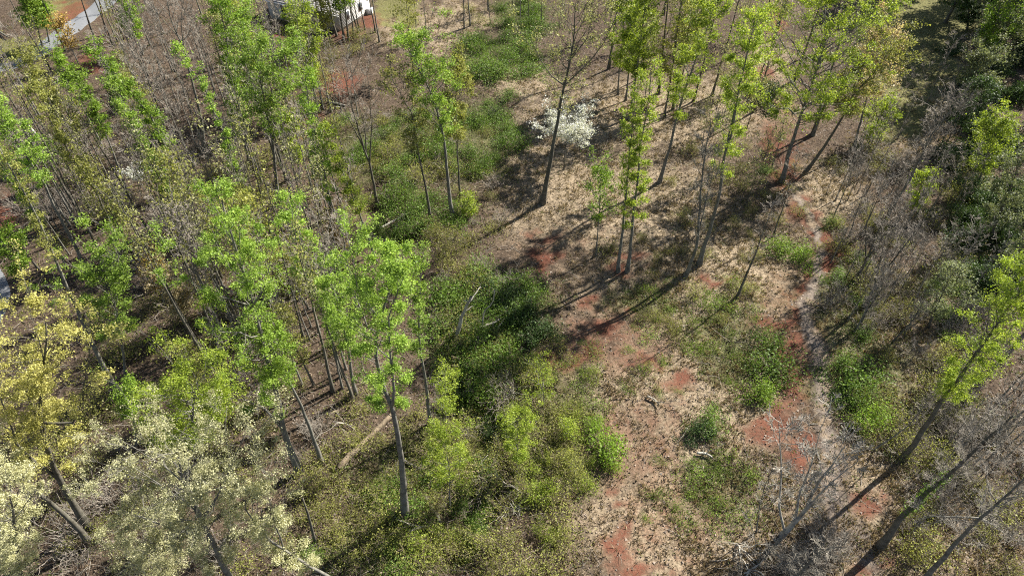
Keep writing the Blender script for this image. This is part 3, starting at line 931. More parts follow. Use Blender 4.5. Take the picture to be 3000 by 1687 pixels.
T('grey slanting trunk with bare lower limbs inside the broad bright tree', 'bare', c(3, 920, 960), c(3, 1280, 330), 70, 0.4, 'vase', 0, 0.16, path=[c(3, 1010, 740), c(3, 1080, 590)], limbs=28, twig=3)
T('thin dark tree leaning above straw and red clay', 'lime', c(3, 540, 572), (2330, -120), 40, 0.6, 'oval', 1800, 0.1, path=[c(3, 620, 330), c(3, 700, 40)], bark='bark_dark')
T('drooping lime green branches tree beside the shaded lawn', 'lime', (2545, 420), (2600, 285), 50, 0.2, 'vase', 2600, 0.09)

DENS, CW = 1.2, 0.66
# --- right hand thicket and shaded trees -------------------------------------
T('bare grey leaning tree with twig haze above the yellow green ball', 'bare', c(6, 1430, 235), (2830, 270), 70, 0.45, 'vase', 0, 0.15, path=[c(3, 1640, 1210), c(3, 1760, 960)], limbs=30, twig=3)
T('round yellow green tree glowing beside shaded evergreens', 'lime', (2860, 560), (2935, 310), 80, 0.3, 'oval', 7000, 0.12, limbs=34)
T('small yellow green round tree within the grey thicket', 'lime', (2660, 650), (2725, 490), 46, 0.3, 'oval', 2600, 0.08)
T('dark leaning thicket tree with crossing bare stems', 'bare', c(6, 1285, 855), c(6, 1680, 250), 55, 0.35, 'vase', 0, 0.15, path=[c(6, 1390, 650), c(6, 1530, 450)], limbs=30, twig=3, bark='bark_dark', stems=[[c(6, 1360, 700), c(6, 1400, 520), c(6, 1450, 330)]])
T('pale-tipped leaning stem at the foot of the thicket', 'bare', c(6, 1245, 985), c(6, 1560, 640), 40, 0.35, 'vase', 0, 0.11, path=[c(6, 1300, 870), c(6, 1420, 700)], limbs=20, twig=3, bark='bark_dark')
T('dark stem clump tree with grey twig cloud in the thicket heart', 'bare', c(6, 1225, 660), c(6, 1500, 60), 75, 0.35, 'vase', 0, 0.14, path=[c(6, 1290, 520), c(6, 1380, 300)], limbs=34, twig=3, bark='bark_dark', stems=[[c(6, 1290, 520), c(6, 1300, 300), c(6, 1380, 60)], [c(6, 1300, 500), c(6, 1440, 330), c(6, 1650, 120)]])
T('thin dark sapling on the near edge of the thicket', 'bare', c(6, 1175, 355), c(6, 1300, -20), 30, 0.35, 'vase', 0, 0.07, limbs=14, twig=2, bark='bark_dark')
T('crooked dark sapling behind the thicket foot', 'bare', c(6, 1480, 1090), c(6, 1720, 800), 36, 0.4, 'vase', 0, 0.07, path=[c(6, 1600, 970)], limbs=16, twig=2, bark='bark_dark')
T('long dark leaning trunk with bright green head over the gravel path', 'lime', c(9, 1560, 625), (3090, 740), 130, 0.4, 'oval', 20000, 0.18, path=[c(9, 1700, 430), c(9, 1840, 210), c(9, 1970, 60)], limbs=52, clump=0.5, bark='bark_dark')
T('thick ivy-wrapped leaning trunk with bare twig crown beside the gravel path', 'bare', c(9, 1395, 1235), (3000, 1170), 120, 0.5, 'vase', 0, 0.21, path=[c(9, 1520, 1080), c(9, 1700, 900), c(9, 1930, 680)], limbs=34, twig=3, bark='bark_dark', twigs='twig_pale', ivy=900)
T('smooth brown-grey leaning trunk with pale spreading limbs', 'bare', (2668, 1730), (3080, 1290), 120, 0.45, 'vase', 0, 0.17, path=[c(9, 1820, 1310), c(9, 2100, 1005)], stems=[[c(9, 2080, 1020), c(9, 1750, 1040), c(9, 1620, 1180)], [c(9, 2110, 1010), c(9, 2230, 1130), c(9, 2400, 1240)]], limbs=30, twig=3, twigs='twig_pale', fat=1.4)
T('white-barked bare tree with fan of curling branches beside the gravel path', 'bare', c(9, 700, 1160), (2490, 1260), 95, 0.25, 'vase', 0, 0.16, path=[c(9, 860, 980), c(9, 960, 760), c(9, 1100, 560)],
  stems=[[c(9, 760, 1080), c(9, 830, 900), c(9, 950, 640), c(9, 1010, 450)], [c(9, 720, 1130), c(9, 690, 1000), c(9, 720, 780), c(9, 720, 480)], [c(9, 880, 950), c(9, 1050, 760), c(9, 1240, 580)]], limbs=44, bark='bark_pale', twig=3, twigs='dead_wood', fat=1.7, sub=4)
T('low bare tree with white limbs at the foot of the gravel path', 'bare', (2285, 1735), (2495, 1570), 80, 0.3, 'vase', 0, 0.13, path=[c(9, 960, 1255)], stems=[[c(9, 800, 1370), c(9, 620, 1300), c(9, 480, 1330)]], limbs=28, twig=3, twigs='twig_pale', fat=1.6, sub=4)
T('slim dead-looking sapling with white side twigs on the red clay edge', 'bare', c(9, 525, 1140), c(9, 640, 640), 26, 0.35, 'vase', 0, 0.05, path=[c(9, 545, 930), c(9, 590, 760)], limbs=12, twig=2, twigs='twig_pale')
T('thin leaning sapling with white twig tuft under the bright green head', 'bare', c(9, 1340, 560), c(9, 1840, 60), 26, 0.6, 'vase', 0, 0.06, path=[c(9, 1600, 380)], limbs=14, twig=2, twigs='twig_pale')
T('grey green budding tree in shade beside the round yellow tree', 'grey', (2900, 720), (3000, 420), 95, 0.25, 'oval', 8000, 0.15, limbs=36)
T('grey green shaded tree with white dead twigs at the wood edge', 'grey', (2930, 850), (3060, 600), 90, 0.25, 'oval', 7000, 0.14, limbs=32)
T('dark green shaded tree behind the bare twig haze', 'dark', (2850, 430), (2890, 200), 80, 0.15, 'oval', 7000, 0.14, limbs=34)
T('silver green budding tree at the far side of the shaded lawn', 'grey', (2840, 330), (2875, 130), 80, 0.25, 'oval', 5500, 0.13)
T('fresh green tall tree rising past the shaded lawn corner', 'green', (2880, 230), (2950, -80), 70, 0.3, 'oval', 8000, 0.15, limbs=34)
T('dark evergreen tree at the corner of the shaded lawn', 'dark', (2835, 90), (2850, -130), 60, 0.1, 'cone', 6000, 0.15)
T('grey budding tree in the thicket edge by the dark hollow', 'grey', (2720, 960), (2800, 760), 70, 0.2, 'oval', 3600, 0.09, twig=3)
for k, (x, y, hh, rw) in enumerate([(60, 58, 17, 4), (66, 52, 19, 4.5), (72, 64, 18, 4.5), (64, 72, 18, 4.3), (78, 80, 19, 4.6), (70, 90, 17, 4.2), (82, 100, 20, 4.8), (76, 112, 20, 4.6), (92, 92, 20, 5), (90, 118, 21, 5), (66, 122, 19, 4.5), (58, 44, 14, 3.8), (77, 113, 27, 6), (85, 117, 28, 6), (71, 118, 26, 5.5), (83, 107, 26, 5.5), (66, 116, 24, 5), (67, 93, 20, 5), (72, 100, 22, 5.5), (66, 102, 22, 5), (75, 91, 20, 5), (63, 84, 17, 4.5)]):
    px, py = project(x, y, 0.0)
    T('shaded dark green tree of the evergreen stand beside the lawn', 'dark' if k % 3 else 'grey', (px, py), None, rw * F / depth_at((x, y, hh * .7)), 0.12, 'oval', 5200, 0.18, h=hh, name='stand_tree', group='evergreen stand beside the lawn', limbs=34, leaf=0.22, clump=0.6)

# --- saplings with clear leaf crowns -----------------------------------------
T('lime green sapling with vivid round crown beside the tallest fork-trunked tree', 'lime', c(8, 765, 965), c(8, 740, 345), 100, 0.34, 'oval', 9000, 0.05, limbs=34, clump=0.34, name='sapling', leaf=0.13)
T('lime green sapling leaning over the dark gully', 'lime', c(8, 1245, 725), c(8, 1250, 270), 86, 0.28, 'vase', 6500, 0.05, limbs=28, clump=0.34, name='sapling', leaf=0.13)
T('yellow green sapling at the head of the dark gully', 'lime', c(8, 755, 372), c(5, 730, 1240), 60, 0.3, 'oval', 2800, 0.05, limbs=28, clump=0.36, name='sapling', leaf=0.13)
T('yellow green sapling bush with rounded head at the thicket edge', 'lime', (1595, 1190), c(5, 1400, 1210), 48, 0.2, 'oval', 1400, 0.04, limbs=22, name='sapling', leaf=0.12)
T('yellow green sapling between brambles and straw', 'lime', (1665, 1290), c(8, 1600, 340), 34, 0.25, 'oval', 1400, 0.04, limbs=18, name='sapling', leaf=0.12)
T('slim olive sapling beside the pale fallen log', 'olive', c(8, 1690, 760), c(8, 1640, 560), 36, 0.2, 'oval', 1200, 0.035, limbs=18, name='sapling', leaf=0.12)
T('bright upright sapling standing where the shaded gully opens', 'lime', c(5, 900, 200), c(5, 890, 50), 34, 0.15, 'oval', 1800, 0.04, limbs=18, name='sapling', leaf=0.12)
T('fresh green sapling above the fallen pale trunks', 'green', (160, 520), (135, 400), 40, 0.3, 'oval', 1600, 0.05, limbs=18, name='sapling', leaf=0.13)

print('TREES', TREE_N[0])
for row in TREE_LOG:
    if row[1] > 30 or row[1] < 4:
        print('ODD', row)

# --- look-alike thin trees (shared shapes) ------------------------------------
def proto_tree(kind, hgt, rwm, c0, shape, n, r, seed, **kw):
    rng = np.random.default_rng(seed)
    tr = wobble(np.linspace([0, 0, -0.25], [rng.normal() * .04 * hgt, rng.normal() * .04 * hgt, hgt], 14), 0.012 * hgt / 5, rng)
    tb, cb, _ = tree_geometry([tr], kind, shape, rwm, c0, n, r, rng, minr=0.013, **kw)
    leafm, barkm, _, nm, ct = KIND[kind]
    return tb.mesh('trunk', barkm, True), (cb.mesh('crown', leafm) if cb.v else None)


def place(meshes, name, P, rz, sc, label, cat, group, parts=('trunk', 'crown')):
    if isinstance(label, tuple):
        label = where(P, *label)
    root = empty(name, P)
    root.rotation_euler = (0, 0, rz)
    root.scale = (sc, sc, sc) if np.ndim(sc) == 0 else sc
    tag(root, label, cat, group)
    for me, pn in zip(meshes, parts):
        if me is None:
            continue
        o = bpy.data.objects.new(pn, me)
        COL.objects.link(o)
        o.parent = root
    return root


LANDMARKS = [(n, ground(p)) for n, p in (
    ('tallest forked tree', (1182, 1501)), ('brown brush pile', (1421, 1436)), ('pale weathered log', (1625, 1450)), ('vivid round sapling', (1317, 1485)),
    ('white twig heap', (1377, 1106)), ('dead branch star', (1490, 1150)), ('pale forked snag', (1331, 997)), ('white dogwood', (1652, 497)),
    ('dark budding tree', (1588, 595)), ('close tree pair', (1825, 795)), ('gravel path', (2420, 1260)), ('red track bend', (2300, 950)),
    ('bright trackside bush', (2290, 742)), ('white-barked bare tree', (2290, 1563)), ('ivy-wrapped trunk', (2577, 1598)), ('long leaning trunk', (2646, 1344)),
    ('thicket heart', (2510, 820)), ('round yellow tree', (2860, 560)), ('shaded lawn', (2680, 200)), ('broad bright tree', (2290, 530)),
    ('thick gully log', (1133, 640)), ('green-headed grey trunk', (1329, 639)), ('many-stemmed bare tree', (1107, 600)), ('shingled house', (960, 80)),
    ('paved drive', (250, 70)), ('forked hazy tree', (815, 590)), ('bare forked tree', (600, 443)), ('leaf-sleeved tree', (751, 711)),
    ('small dogwood', (405, 555)), ('pale fallen trunk', (140, 430)), ('paved lane bend', (60, 880)), ('yellow oak', (262, 1560)),
    ('wide pale oak', (690, 1700)), ('cream flowering tree', (545, 960)), ('leaning grey trunk', (944, 1352)), ('sunken tan trunk', (1070, 1298)),
    ('square clay patch', (1807, 1630)), ('lone dark bush', (1575, 985)), ('straight slanting pole', (377, 580)), ('mounded green bank', (1450, 165)),
    ('narrow bright tree', (2050, 774)), ('lean black tree', (2157, 869)), ('rust slash heap', (985, 285)), ('feathery green bush', (1785, 1340)))]


def where(P, size, desc):
    """A label that says which one: its size, then the two nearest things one can find."""
    d = sorted((math.hypot(P[0] - q[0], P[1] - q[1]), n) for n, q in LANDMARKS)
    return f'{size} {desc} by the {d[0][1]}, towards the {d[1][1]}'


thin_bare = [proto_tree('bare', 9.5, 0.9, 0.5, 'vase', 0, 0.085, 50 + k, limbs=14, twig=2) for k in range(5)]
poles = [proto_tree('olive' if k % 2 else 'bud', 15.5, 0.8, 0.6, 'col', 420, 0.12, 80 + k, limbs=16, leaf=0.075, clump=.28) for k in range(4)]
thin_bud = [proto_tree('bud', 9.0, 1.1, 0.35, 'oval', 1100, 0.06, 60 + k, limbs=18, leaf=0.085) for k in range(4)]
thin_green = [proto_tree('olive', 10.5, 1.3, 0.35, 'oval', 2600, 0.075, 70 + k, limbs=22, leaf=0.09) for k in range(4)]
used = []


def scatter(n, boxes, rng, mind=18, avoid=()):
    out, tries = [], 0
    area = np.array([(b[2] - b[0]) * (b[3] - b[1]) for b in boxes], float)
    while len(out) < n and tries < n * 60:
        tries += 1
        b = boxes[rng.choice(len(boxes), p=area / area.sum())]
        p = (rng.uniform(b[0], b[2]), rng.uniform(b[1], b[3]))
        if any((p[0] - q[0]) ** 2 + (p[1] - q[1]) ** 2 < mind ** 2 for q in out):
            continue
        if any(((p[0] - a[0]) / a[2]) ** 2 + ((p[1] - a[1]) / a[3]) ** 2 < 1 for a in avoid):
            continue
        out.append(p)
    return out


SIZE = ['tall']


def SZ(a, b):
    v = rs.uniform(a, b)
    SIZE[0] = ('stunted', 'short', 'middling', 'tall', 'very tall')[min(4, int((v - a) / (b - a) * 5))]
    return v


AVOID = [(2380, 700, 60, 60), (2330, 950, 70, 160), (2320, 1150, 90, 120), (2230, 1265, 90, 60), (2420, 1300, 60, 240), (1810, 1630, 80, 70), (0, 880, 90, 130), (280, 50, 90, 60)]
rs = np.random.default_rng(31)
exact_thin = [c(1, 1235, 955), c(1, 1395, 1050), c(1, 1440, 510), c(1, 1505, 530), c(1, 1150, 540), c(1, 1240, 510), c(1, 1050, 540), c(1, 835, 295), c(1, 955, 410), c(1, 880, 320), c(1, 2225, 1385), c(1, 2045, 1275),
              c(4, 465, 530), c(4, 490, 475), c(4, 415, 300), c(1, 1700, 420), c(1, 1750, 300), c(2, 270, 300), c(2, 130, 225), c(2, 600, 240), c(2, 870, 205), c(2, 912, 185), c(2, 1040, 80), c(2, 1262, 185), c(2, 530, 195)]
for p in scatter(60, [(40, 300, 460, 800), (380, 60, 1000, 260), (740, 300, 1040, 760), (560, 700, 1050, 1180)], rs, 30, AVOID):
    place(poles[rs.integers(4)], 'budding_tree', ground(p), rs.uniform(0, 6.28), SZ(0.75, 1.25), (SIZE[0], 'slim grey pole'), 'tree', 'slim grey poles of the litter covered wood')
for p in exact_thin + scatter(145, [(60, 300, 1050, 720), (380, 0, 1000, 330), (620, 700, 1050, 1150)], rs, 20, AVOID):
    place(thin_bare[rs.integers(5)], 'bare_tree', ground(p), rs.uniform(0, 6.28), SZ(0.7, 1.35), (SIZE[0], 'thin bare tree'), 'tree', 'thin bare poles of the litter covered wood')
for p in scatter(12, [(60, 250, 1050, 780), (700, 60, 1300, 330), (600, 750, 1060, 1200)], rs, 36, AVOID):
    place(thin_green[rs.integers(4)], 'budding_tree', ground(p), rs.uniform(0, 6.28), SZ(0.7, 1.3), (SIZE[0], 'thin olive tree'), 'tree', 'olive undertrees of the litter covered wood')
for p in scatter(26, [(1850, 30, 2250, 330), (2050, 300, 2300, 620), (1300, 0, 1900, 160)], rs, 40, AVOID):
    place(thin_bud[rs.integers(4)], 'budding_tree', ground(p), rs.uniform(0, 6.28), SZ(0.6, 1.2), (SIZE[0], 'thin budding tree'), 'tree', 'thin budding trees behind the clearing')
for p in scatter(80, [(2420, 430, 2800, 1000), (2700, 900, 3000, 1400), (2560, 300, 2800, 480)], rs, 22, AVOID):
    place(thin_bare[rs.integers(5)], 'bare_tree', ground(p), rs.uniform(0, 6.28), SZ(0.45, 0.95), (SIZE[0], 'thin bare sapling'), 'tree', 'thin bare saplings of the grey thicket')

for p in scatter(16, [(1780, 40, 2280, 340), (2300, 120, 2460, 420)], rs, 50, AVOID):
    place(poles[rs.integers(4)], 'budding_tree', ground(p), rs.uniform(0, 6.28), SZ(1.0, 1.5), (SIZE[0], 'slim clearing pole'), 'tree', 'slim poles behind the clearing')
for p in ((905, 105), (938, 112), (968, 122), (1036, 108), (1070, 88), (1100, 96), (190, 150), (330, 135), (360, 118), (150, 205)):
    place(poles[rs.integers(4)], 'budding_tree', ground(p), rs.uniform(0, 6.28), SZ(0.7, 1.1), (SIZE[0], 'slim screening pole'), 'tree', 'slim poles screening house and drive')

# ----------------------------------------------------------------------------
# shrubs
# ----------------------------------------------------------------------------
def shrub(kind, radius, hgt, nstem, nleaf, seed, leaf=0.09, droop=0.25, dense=0.22):
    rng = np.random.default_rng(seed)
    az = rng.uniform(0, 6.28, nstem)
    rr = radius * np.sqrt(rng.uniform(0.02, 1, nstem))
    rr = rr * (1 + 0.45 * np.sin(az * 2 + rng.uniform(0, 6)) + 0.3 * np.sin(az * 3 + rng.uniform(0, 6)))
    st = np.stack([np.cos(az) * rr * 0.35, np.sin(az) * rr * 0.35, np.full(nstem, -0.12)], -1)
    en = np.stack([np.cos(az) * rr, np.sin(az) * rr, hgt * np.clip(1 - 0.4 * (rr / radius) ** 2, 0.3, 1) * rng.uniform(0.45, 1.2, nstem)], -1)
    d = en - st
    L = np.linalg.norm(d, axis=1)
    sb, fb = MB(), MB()
    P, R = branch_set(st, d / L[:, None], L, np.full(nstem, 0.011 + 0.005 * hgt), rng, 6, -droop, 0.05)
    sb.tubes(P, np.maximum(R, 0.011), 3)
    CP, CR = child_branches(P, R, 4, rng, 0.4, 0.6, 0.3, 4, 0.0)
    sb.tubes(CP, np.maximum(CR, 0.009), 3)
    if nleaf:
        C = np.concatenate([CP[:, 1], CP[:, 2], CP[:, 3], P[:, -1], P[:, 4]])
        w = rng.gamma(1.3, 1.0, len(C))
        pick = rng.choice(len(C), nleaf, p=w / w.sum())
        LP = C[pick] + rng.normal(size=(nleaf, 3)) * dense * np.array([1, 1, .7])
        LP[:, 2] = np.maximum(LP[:, 2], 0.03)
        fb.leaves(LP, leaf, rng, 0.7, 0.5 + rng.uniform(-.25, .25, len(C))[pick] + rng.normal(size=nleaf) * 0.2)
    return sb, fb


def shrub_meshes(kind, leafm, stemm, k, **kw):
    out = []
    for i in range(k):
        sb, fb = shrub(kind, seed=300 + hash_of(kind) + i, **kw)
        out.append((sb.mesh('stems', stemm), fb.mesh('foliage', leafm) if fb.v else None))
    return out


def hash_of(s):
    return sum(ord(ch) * (i + 3) for i, ch in enumerate(s))


SHR = {
    'lime': shrub_meshes('lime', 'leaf_lime', 'twig_brown', 4, radius=1.3, hgt=2.2, nstem=26, nleaf=1400, leaf=0.058, dense=0.3),
    'olive': shrub_meshes('olive', 'leaf_olive', 'twig_brown', 5, radius=1.4, hgt=1.9, nstem=30, nleaf=1000, leaf=0.052, dense=0.3),
    'green': shrub_meshes('green', 'leaf_bush', 'twig_brown', 5, radius=1.4, hgt=1.5, nstem=34, nleaf=2400, leaf=0.055, droop=0.4, dense=0.34),
    'fresh': shrub_meshes('fresh', 'leaf_green', 'twig_brown', 4, radius=1.2, hgt=1.6, nstem=26, nleaf=2200, leaf=0.055, droop=0.3, dense=0.28),
    'sprawl': shrub_meshes('sprawl', 'leaf_green', 'twig_brown', 5, radius=1.5, hgt=0.6, nstem=22, nleaf=800, leaf=0.048, droop=0.2, dense=0.3),
    'bare': shrub_meshes('bare', None or 'leaf_tan', 'twig_grey', 5, radius=1.7, hgt=2.2, nstem=46, nleaf=0, droop=0.2),
    'bramble': shrub_meshes('bramble', 'leaf_olive', 'twig_brown', 4, radius=1.6, hgt=1.2, nstem=46, nleaf=800, leaf=0.055, droop=0.45),
    'dark': shrub_meshes('dark', 'leaf_dark', 'twig_brown', 4, radius=1.5, hgt=1.7, nstem=34, nleaf=4000, leaf=0.065, droop=0.3),
}
SHNAME = {'lime': 'leafy_shrub', 'olive': 'leafy_shrub', 'green': 'evergreen_bush', 'fresh': 'leafy_shrub', 'sprawl': 'leafy_shrub', 'bare': 'bare_shrub', 'bramble': 'bramble_bush', 'dark': 'evergreen_bush'}


def put_shrubs(kind, pts, smin, smax, label, group):
    for p in pts:
        s = rs.uniform(smin, smax)
        f = (s - smin) / (smax - smin)
        size = ('tiny', 'small', 'medium', 'large', 'great')[min(4, int(f * 5))]
        sc = (s * rs.uniform(.8, 1.2), s * rs.uniform(.8, 1.2), s * rs.uniform(.75, 1.2))
        q = (sc[0] + sc[1]) / (2 * sc[2])
        size += ' spreading' if q > 1.1 else ' upright' if q < 0.95 else ' rounded'
        place(SHR[kind][rs.integers(len(SHR[kind]))], SHNAME[kind], ground(p), rs.uniform(0, 6.28), sc,
              label if group is None else (size, label), 'bush' if kind in ('green', 'dark', 'bramble') else 'shrub', group, ('stems', 'foliage'))


def one(kind, p, s, label):
    put_shrubs(kind, [p], s, s * 1.01, label, None)


one('fresh', (2290, 742), 1.25, 'bright green bush on the straw beside the red track')
one('fresh', (2345, 760), 1.2, 'rounder green bush touching the bright bush on the straw beside the red track')
one('green', (2255, 1010), 1.3, 'green bush at the upper end of the row along the red track')
one('green', (2265, 1085), 1.5, 'tall green bush in the middle of the row along the red track')
one('fresh', (2225, 1165), 1.4, 'bright green arching bush at the lower end of the row along the red track')
one('green', (2085, 1245), 1.1, 'low green bush alone on the straw beside red clay')
one('dark', (2050, 1275), 0.7, 'small dark bush below the lone low green bush')
one('fresh', (2550, 1240), 1.2, 'feathery green bush between the gravel path and the leaning dark trunk')
one('green', (2520, 1120), 1.5, 'spreading green bush beyond the gravel path')
one('green', (2460, 1075), 1.1, 'green bush at the top of the gravel path')
one('fresh', (1785, 1340), 1.6, 'soft green feathery bush beside the straw slope')
one('fresh', (1745, 1260), 0.8, 'small soft green bush above the feathery one')
one('dark', (1575, 985), 1.0, 'round dark green bush alone in front of the red clay patches')
one('green', (1240, 595), 1.2, 'vivid green bush at the foot of the dark slanting trunk')
one('fresh', (1060, 600), 0.9, 'small green bush beside the thick gully log')
one('green', (2242, 505), 0.8, 'small upright vivid bush beside the red track and long shadow')
one('dark', (2240, 300), 1.6, 'dark bush shaded under the broad bright green tree')
one('bare', (395, 610), 1.0, 'pale bare twig fountain below the straight slanting pole')
one('bramble', (1780, 735), 1.0, 'bramble mound between dark sapling and close pair of trees')

put_shrubs('green', [(1440, 850), (1490, 845), (1540, 850), (1470, 900), (1520, 905), (1555, 880), (1430, 900)], 0.9, 1.3, 'dark green bush', 'dark bushes beside the pale snag')
put_shrubs('green', scatter(22, [(1350, 110, 1560, 225), (1470, 10, 1590, 85), (1560, 60, 1620, 120)], rs, 24), 1.0, 1.7, 'mounded green bush', 'green bushes of the mounded bank')
put_shrubs('green', scatter(44, [(1000, 330, 1500, 520), (1080, 520, 1340, 720), (1420, 240, 1520, 480)], rs, 26), 0.8, 1.5, 'green bush', 'green bushes of the gully thicket')
put_shrubs('bare', scatter(24, [(1000, 340, 1500, 720)], rs, 28), 0.5, 0.9, 'bare twig shrub', 'bare shrubs of the gully thicket')
put_shrubs('bramble', scatter(24, [(1000, 340, 1500, 720)], rs, 28), 0.6, 1.1, 'bramble tangle', 'brambles of the gully thicket')
put_shrubs('olive', scatter(24, [(1000, 340, 1480, 700)], rs, 28), 0.6, 1.2, 'olive scrub plant', 'olive scrub of the gully thicket')
put_shrubs('bare', scatter(60, [(60, 420, 740, 700), (430, 250, 760, 520), (350, 650, 620, 900)], rs, 26, AVOID), 0.7, 1.4, 'bare grey shrub', 'bare shrubs of the litter covered wood')
put_shrubs('olive', scatter(44, [(560, 600, 1060, 1000), (80, 880, 760, 1350), (600, 330, 980, 620)], rs, 26, AVOID), 0.7, 1.4, 'olive leafing shrub', 'olive shrubs of the litter covered wood')
put_shrubs('lime', scatter(20, [(1220, 1350, 1800, 1690), (1480, 1060, 1740, 1400)], rs, 34, AVOID), 0.45, 0.85, 'yellow green shrub', 'yellow green shrubs below the gully')
put_shrubs('olive', scatter(64, [(880, 1280, 1780, 1690), (1340, 1000, 1700, 1400)], rs, 26, AVOID), 0.6, 1.15, 'olive twiggy shrub', 'olive shrubs below the gully')
put_shrubs('green', scatter(20, [(1050, 1370, 1500, 1690), (1330, 960, 1500, 1130), (900, 1450, 1200, 1690)], rs, 30, AVOID), 0.55, 1.0, 'green bush', 'green bushes below the gully')
put_shrubs('green', scatter(26, [(1290, 800, 1420, 1130), (1400, 930, 1520, 1080), (1340, 1130, 1470, 1230)], rs, 26), 0.9, 1.5, 'tangled green bush', 'green bushes of the snag thicket')
put_shrubs('dark', scatter(14, [(1340, 840, 1540, 1000), (1360, 1060, 1460, 1400)], rs, 30), 0.7, 1.2, 'dark thicket bush', 'dark bushes of the snag thicket')
put_shrubs('bare', scatter(22, [(1280, 800, 1500, 1200), (1350, 1200, 1520, 1500)], rs, 26), 0.5, 1.0, 'bare twiggy shrub', 'bare shrubs of the snag thicket')
put_shrubs('olive', scatter(24, [(1270, 700, 1420, 1000), (1280, 1000, 1500, 1150)], rs, 26), 0.7, 1.3, 'olive vine-hung shrub', 'olive shrubs of the snag thicket')
put_shrubs('bare', scatter(34, [(560, 950, 1040, 1360), (0, 1300, 760, 1690)], rs, 34, AVOID), 0.6, 1.15, 'bare brown shrub', 'bare shrubs of the lower wood')
put_shrubs('olive', scatter(26, [(560, 950, 1040, 1360), (0, 1300, 900, 1690)], rs, 40, AVOID), 0.6, 1.1, 'olive ground shrub', 'olive shrubs of the lower wood')
put_shrubs('bramble', scatter(24, [(60, 450, 760, 1000), (500, 950, 1000, 1300)], rs, 40, AVOID), 0.6, 1.2, 'low bramble tangle', 'brambles of the litter covered wood')
put_shrubs('bramble', scatter(50, [(960, 1180, 1500, 1650), (1300, 980, 1480, 1250)], rs, 26, AVOID), 0.6, 1.1, 'tangled bramble', 'brambles below the gully')
put_shrubs('olive', scatter(55, [(2400, 420, 2800, 980), (2420, 1000, 2900, 1330), (2640, 1300, 3000, 1690)], rs, 28, AVOID), 0.6, 1.2, 'olive leafing shrub', 'olive shrubs of the grey thicket')
put_shrubs('bare', scatter(95, [(2420, 450, 2760, 960), (2650, 900, 2900, 1330), (2600, 1250, 3000, 1600), (2150, 1560, 2450, 1690)], rs, 26, AVOID), 0.6, 1.15, 'bare grey shrub', 'bare shrubs of the grey thicket')
put_shrubs('green', scatter(14, [(2440, 1020, 2640, 1260), (2430, 640, 2520, 1000), (2700, 800, 2900, 1100)], rs, 34, AVOID), 0.6, 1.1, 'green bush', 'green bushes of the grey thicket')
put_shrubs('sprawl', scatter(60, [(1830, 820, 2230, 1150), (1880, 1330, 2200, 1540), (1620, 1000, 1800, 1200)], rs, 26, AVOID), 0.35, 0.95, 'green tuft shrub', 'low green shrubs of the straw clearing')
put_shrubs('olive', scatter(40, [(1950, 430, 2330, 760), (2080, 560, 2380, 700), (1880, 640, 2250, 1000)], rs, 30, AVOID), 0.45, 0.9, 'olive scrub plant', 'olive scrub of the straw clearing')
put_shrubs('dark', scatter(26, [(2820, 560, 3000, 860), (2740, 300, 2990, 480), (2780, 80, 3000, 300)], rs, 34, AVOID), 1.0, 1.7, 'dark green bush', 'dark bushes beside the shaded lawn')
put_shrubs('olive', scatter(22, [(760, 60, 1080, 330), (1260, 20, 1420, 120)], rs, 30, [(970, 50, 70, 60)]), 0.7, 1.2, 'olive hillside shrub', 'olive shrubs below the house')

# ----------------------------------------------------------------------------
# dead wood
# ----------------------------------------------------------------------------
def log(label, pts, r, mat='log_wood', lift=None, name='fallen_log', tip=0.55, limbs=0, heights=None, cat='log', seed=0, parent=None, group=None):
    rng = np.random.default_rng(900 + seed)
    P = np.array([ground(p) for p in pts])
    P[:, 2] += r * 0.7 if lift is None else lift
    if heights is not None:
        B = ground(pts[0])
        P = np.array([B - [0, 0, .1]] + [on_plane(p, B[1]) for p in pts[1:]])
    P = wobble(resample(P, 10), r * 0.15, rng)
    b = MB()
    b.tubes(P, r * np.linspace(1, tip, 10) * rng.uniform(.92, 1.08, 10), 8)
    o = P[0]
    if parent is not None:
        return b, P
    ob = b.obj(name, mat, None, True, o, o)
    tag(ob, label, cat, group)
    if limbs:
        t = rng.uniform(0.4, 0.95, limbs)
        st = interp_poly(P, t)
        d = rng.normal(size=(limbs, 3))
        d[:, 2] = np.abs(d[:, 2]) * .7
        d /= np.linalg.norm(d, axis=1, keepdims=True)
        BP, BR = branch_set(st, d, rng.uniform(.8, 2.2, limbs), np.full(limbs, r * .4), rng, 6, 0.0, 0.06)
        for k in range(limbs):
            lb = MB()
            lb.tubes(BP[k], np.maximum(BR[k], 0.012), 5)
            CP, CR = child_branches(BP[k:k + 1], BR[k:k + 1], 3, rng, 0.45, 0.6)
            lb.tubes(CP, np.maximum(CR, 0.009), 3)
            lb.obj('broken_branch', mat, ob, True, o)
    return ob


log('pale forked dead snag leaning out of the dark bushes', [c(5, 800, 1085), c(5, 850, 920), c(5, 920, 770)], 0.19, 'dead_wood', name='dead_snag', heights=1, limbs=3, cat='snag', seed=1)
log('thin crooked dead stem rising from the dark bushes', [c(5, 990, 1030), c(5, 1010, 870), c(5, 1075, 815), c(5, 1085, 720)], 0.07, 'dead_wood', name='dead_snag', heights=1, cat='snag', seed=2)
log('pale fallen branch lying across the dark bushes', [c(5, 980, 1030), c(5, 1080, 995), c(5, 1130, 965)], 0.12, 'dead_wood', lift=0.8, seed=3, limbs=2, name='fallen_branch', cat='branch')
log('short pale broken branch end beside the fallen branch', [c(5, 1105, 1035), c(5, 1160, 955)], 0.06, 'dead_wood', lift=0.7, seed=4, name='fallen_branch', cat='branch')
log('thick cut log lying in the gully head', [(1131, 618), (1135, 656)], 0.3, 'log_wood', tip=0.95, seed=5)
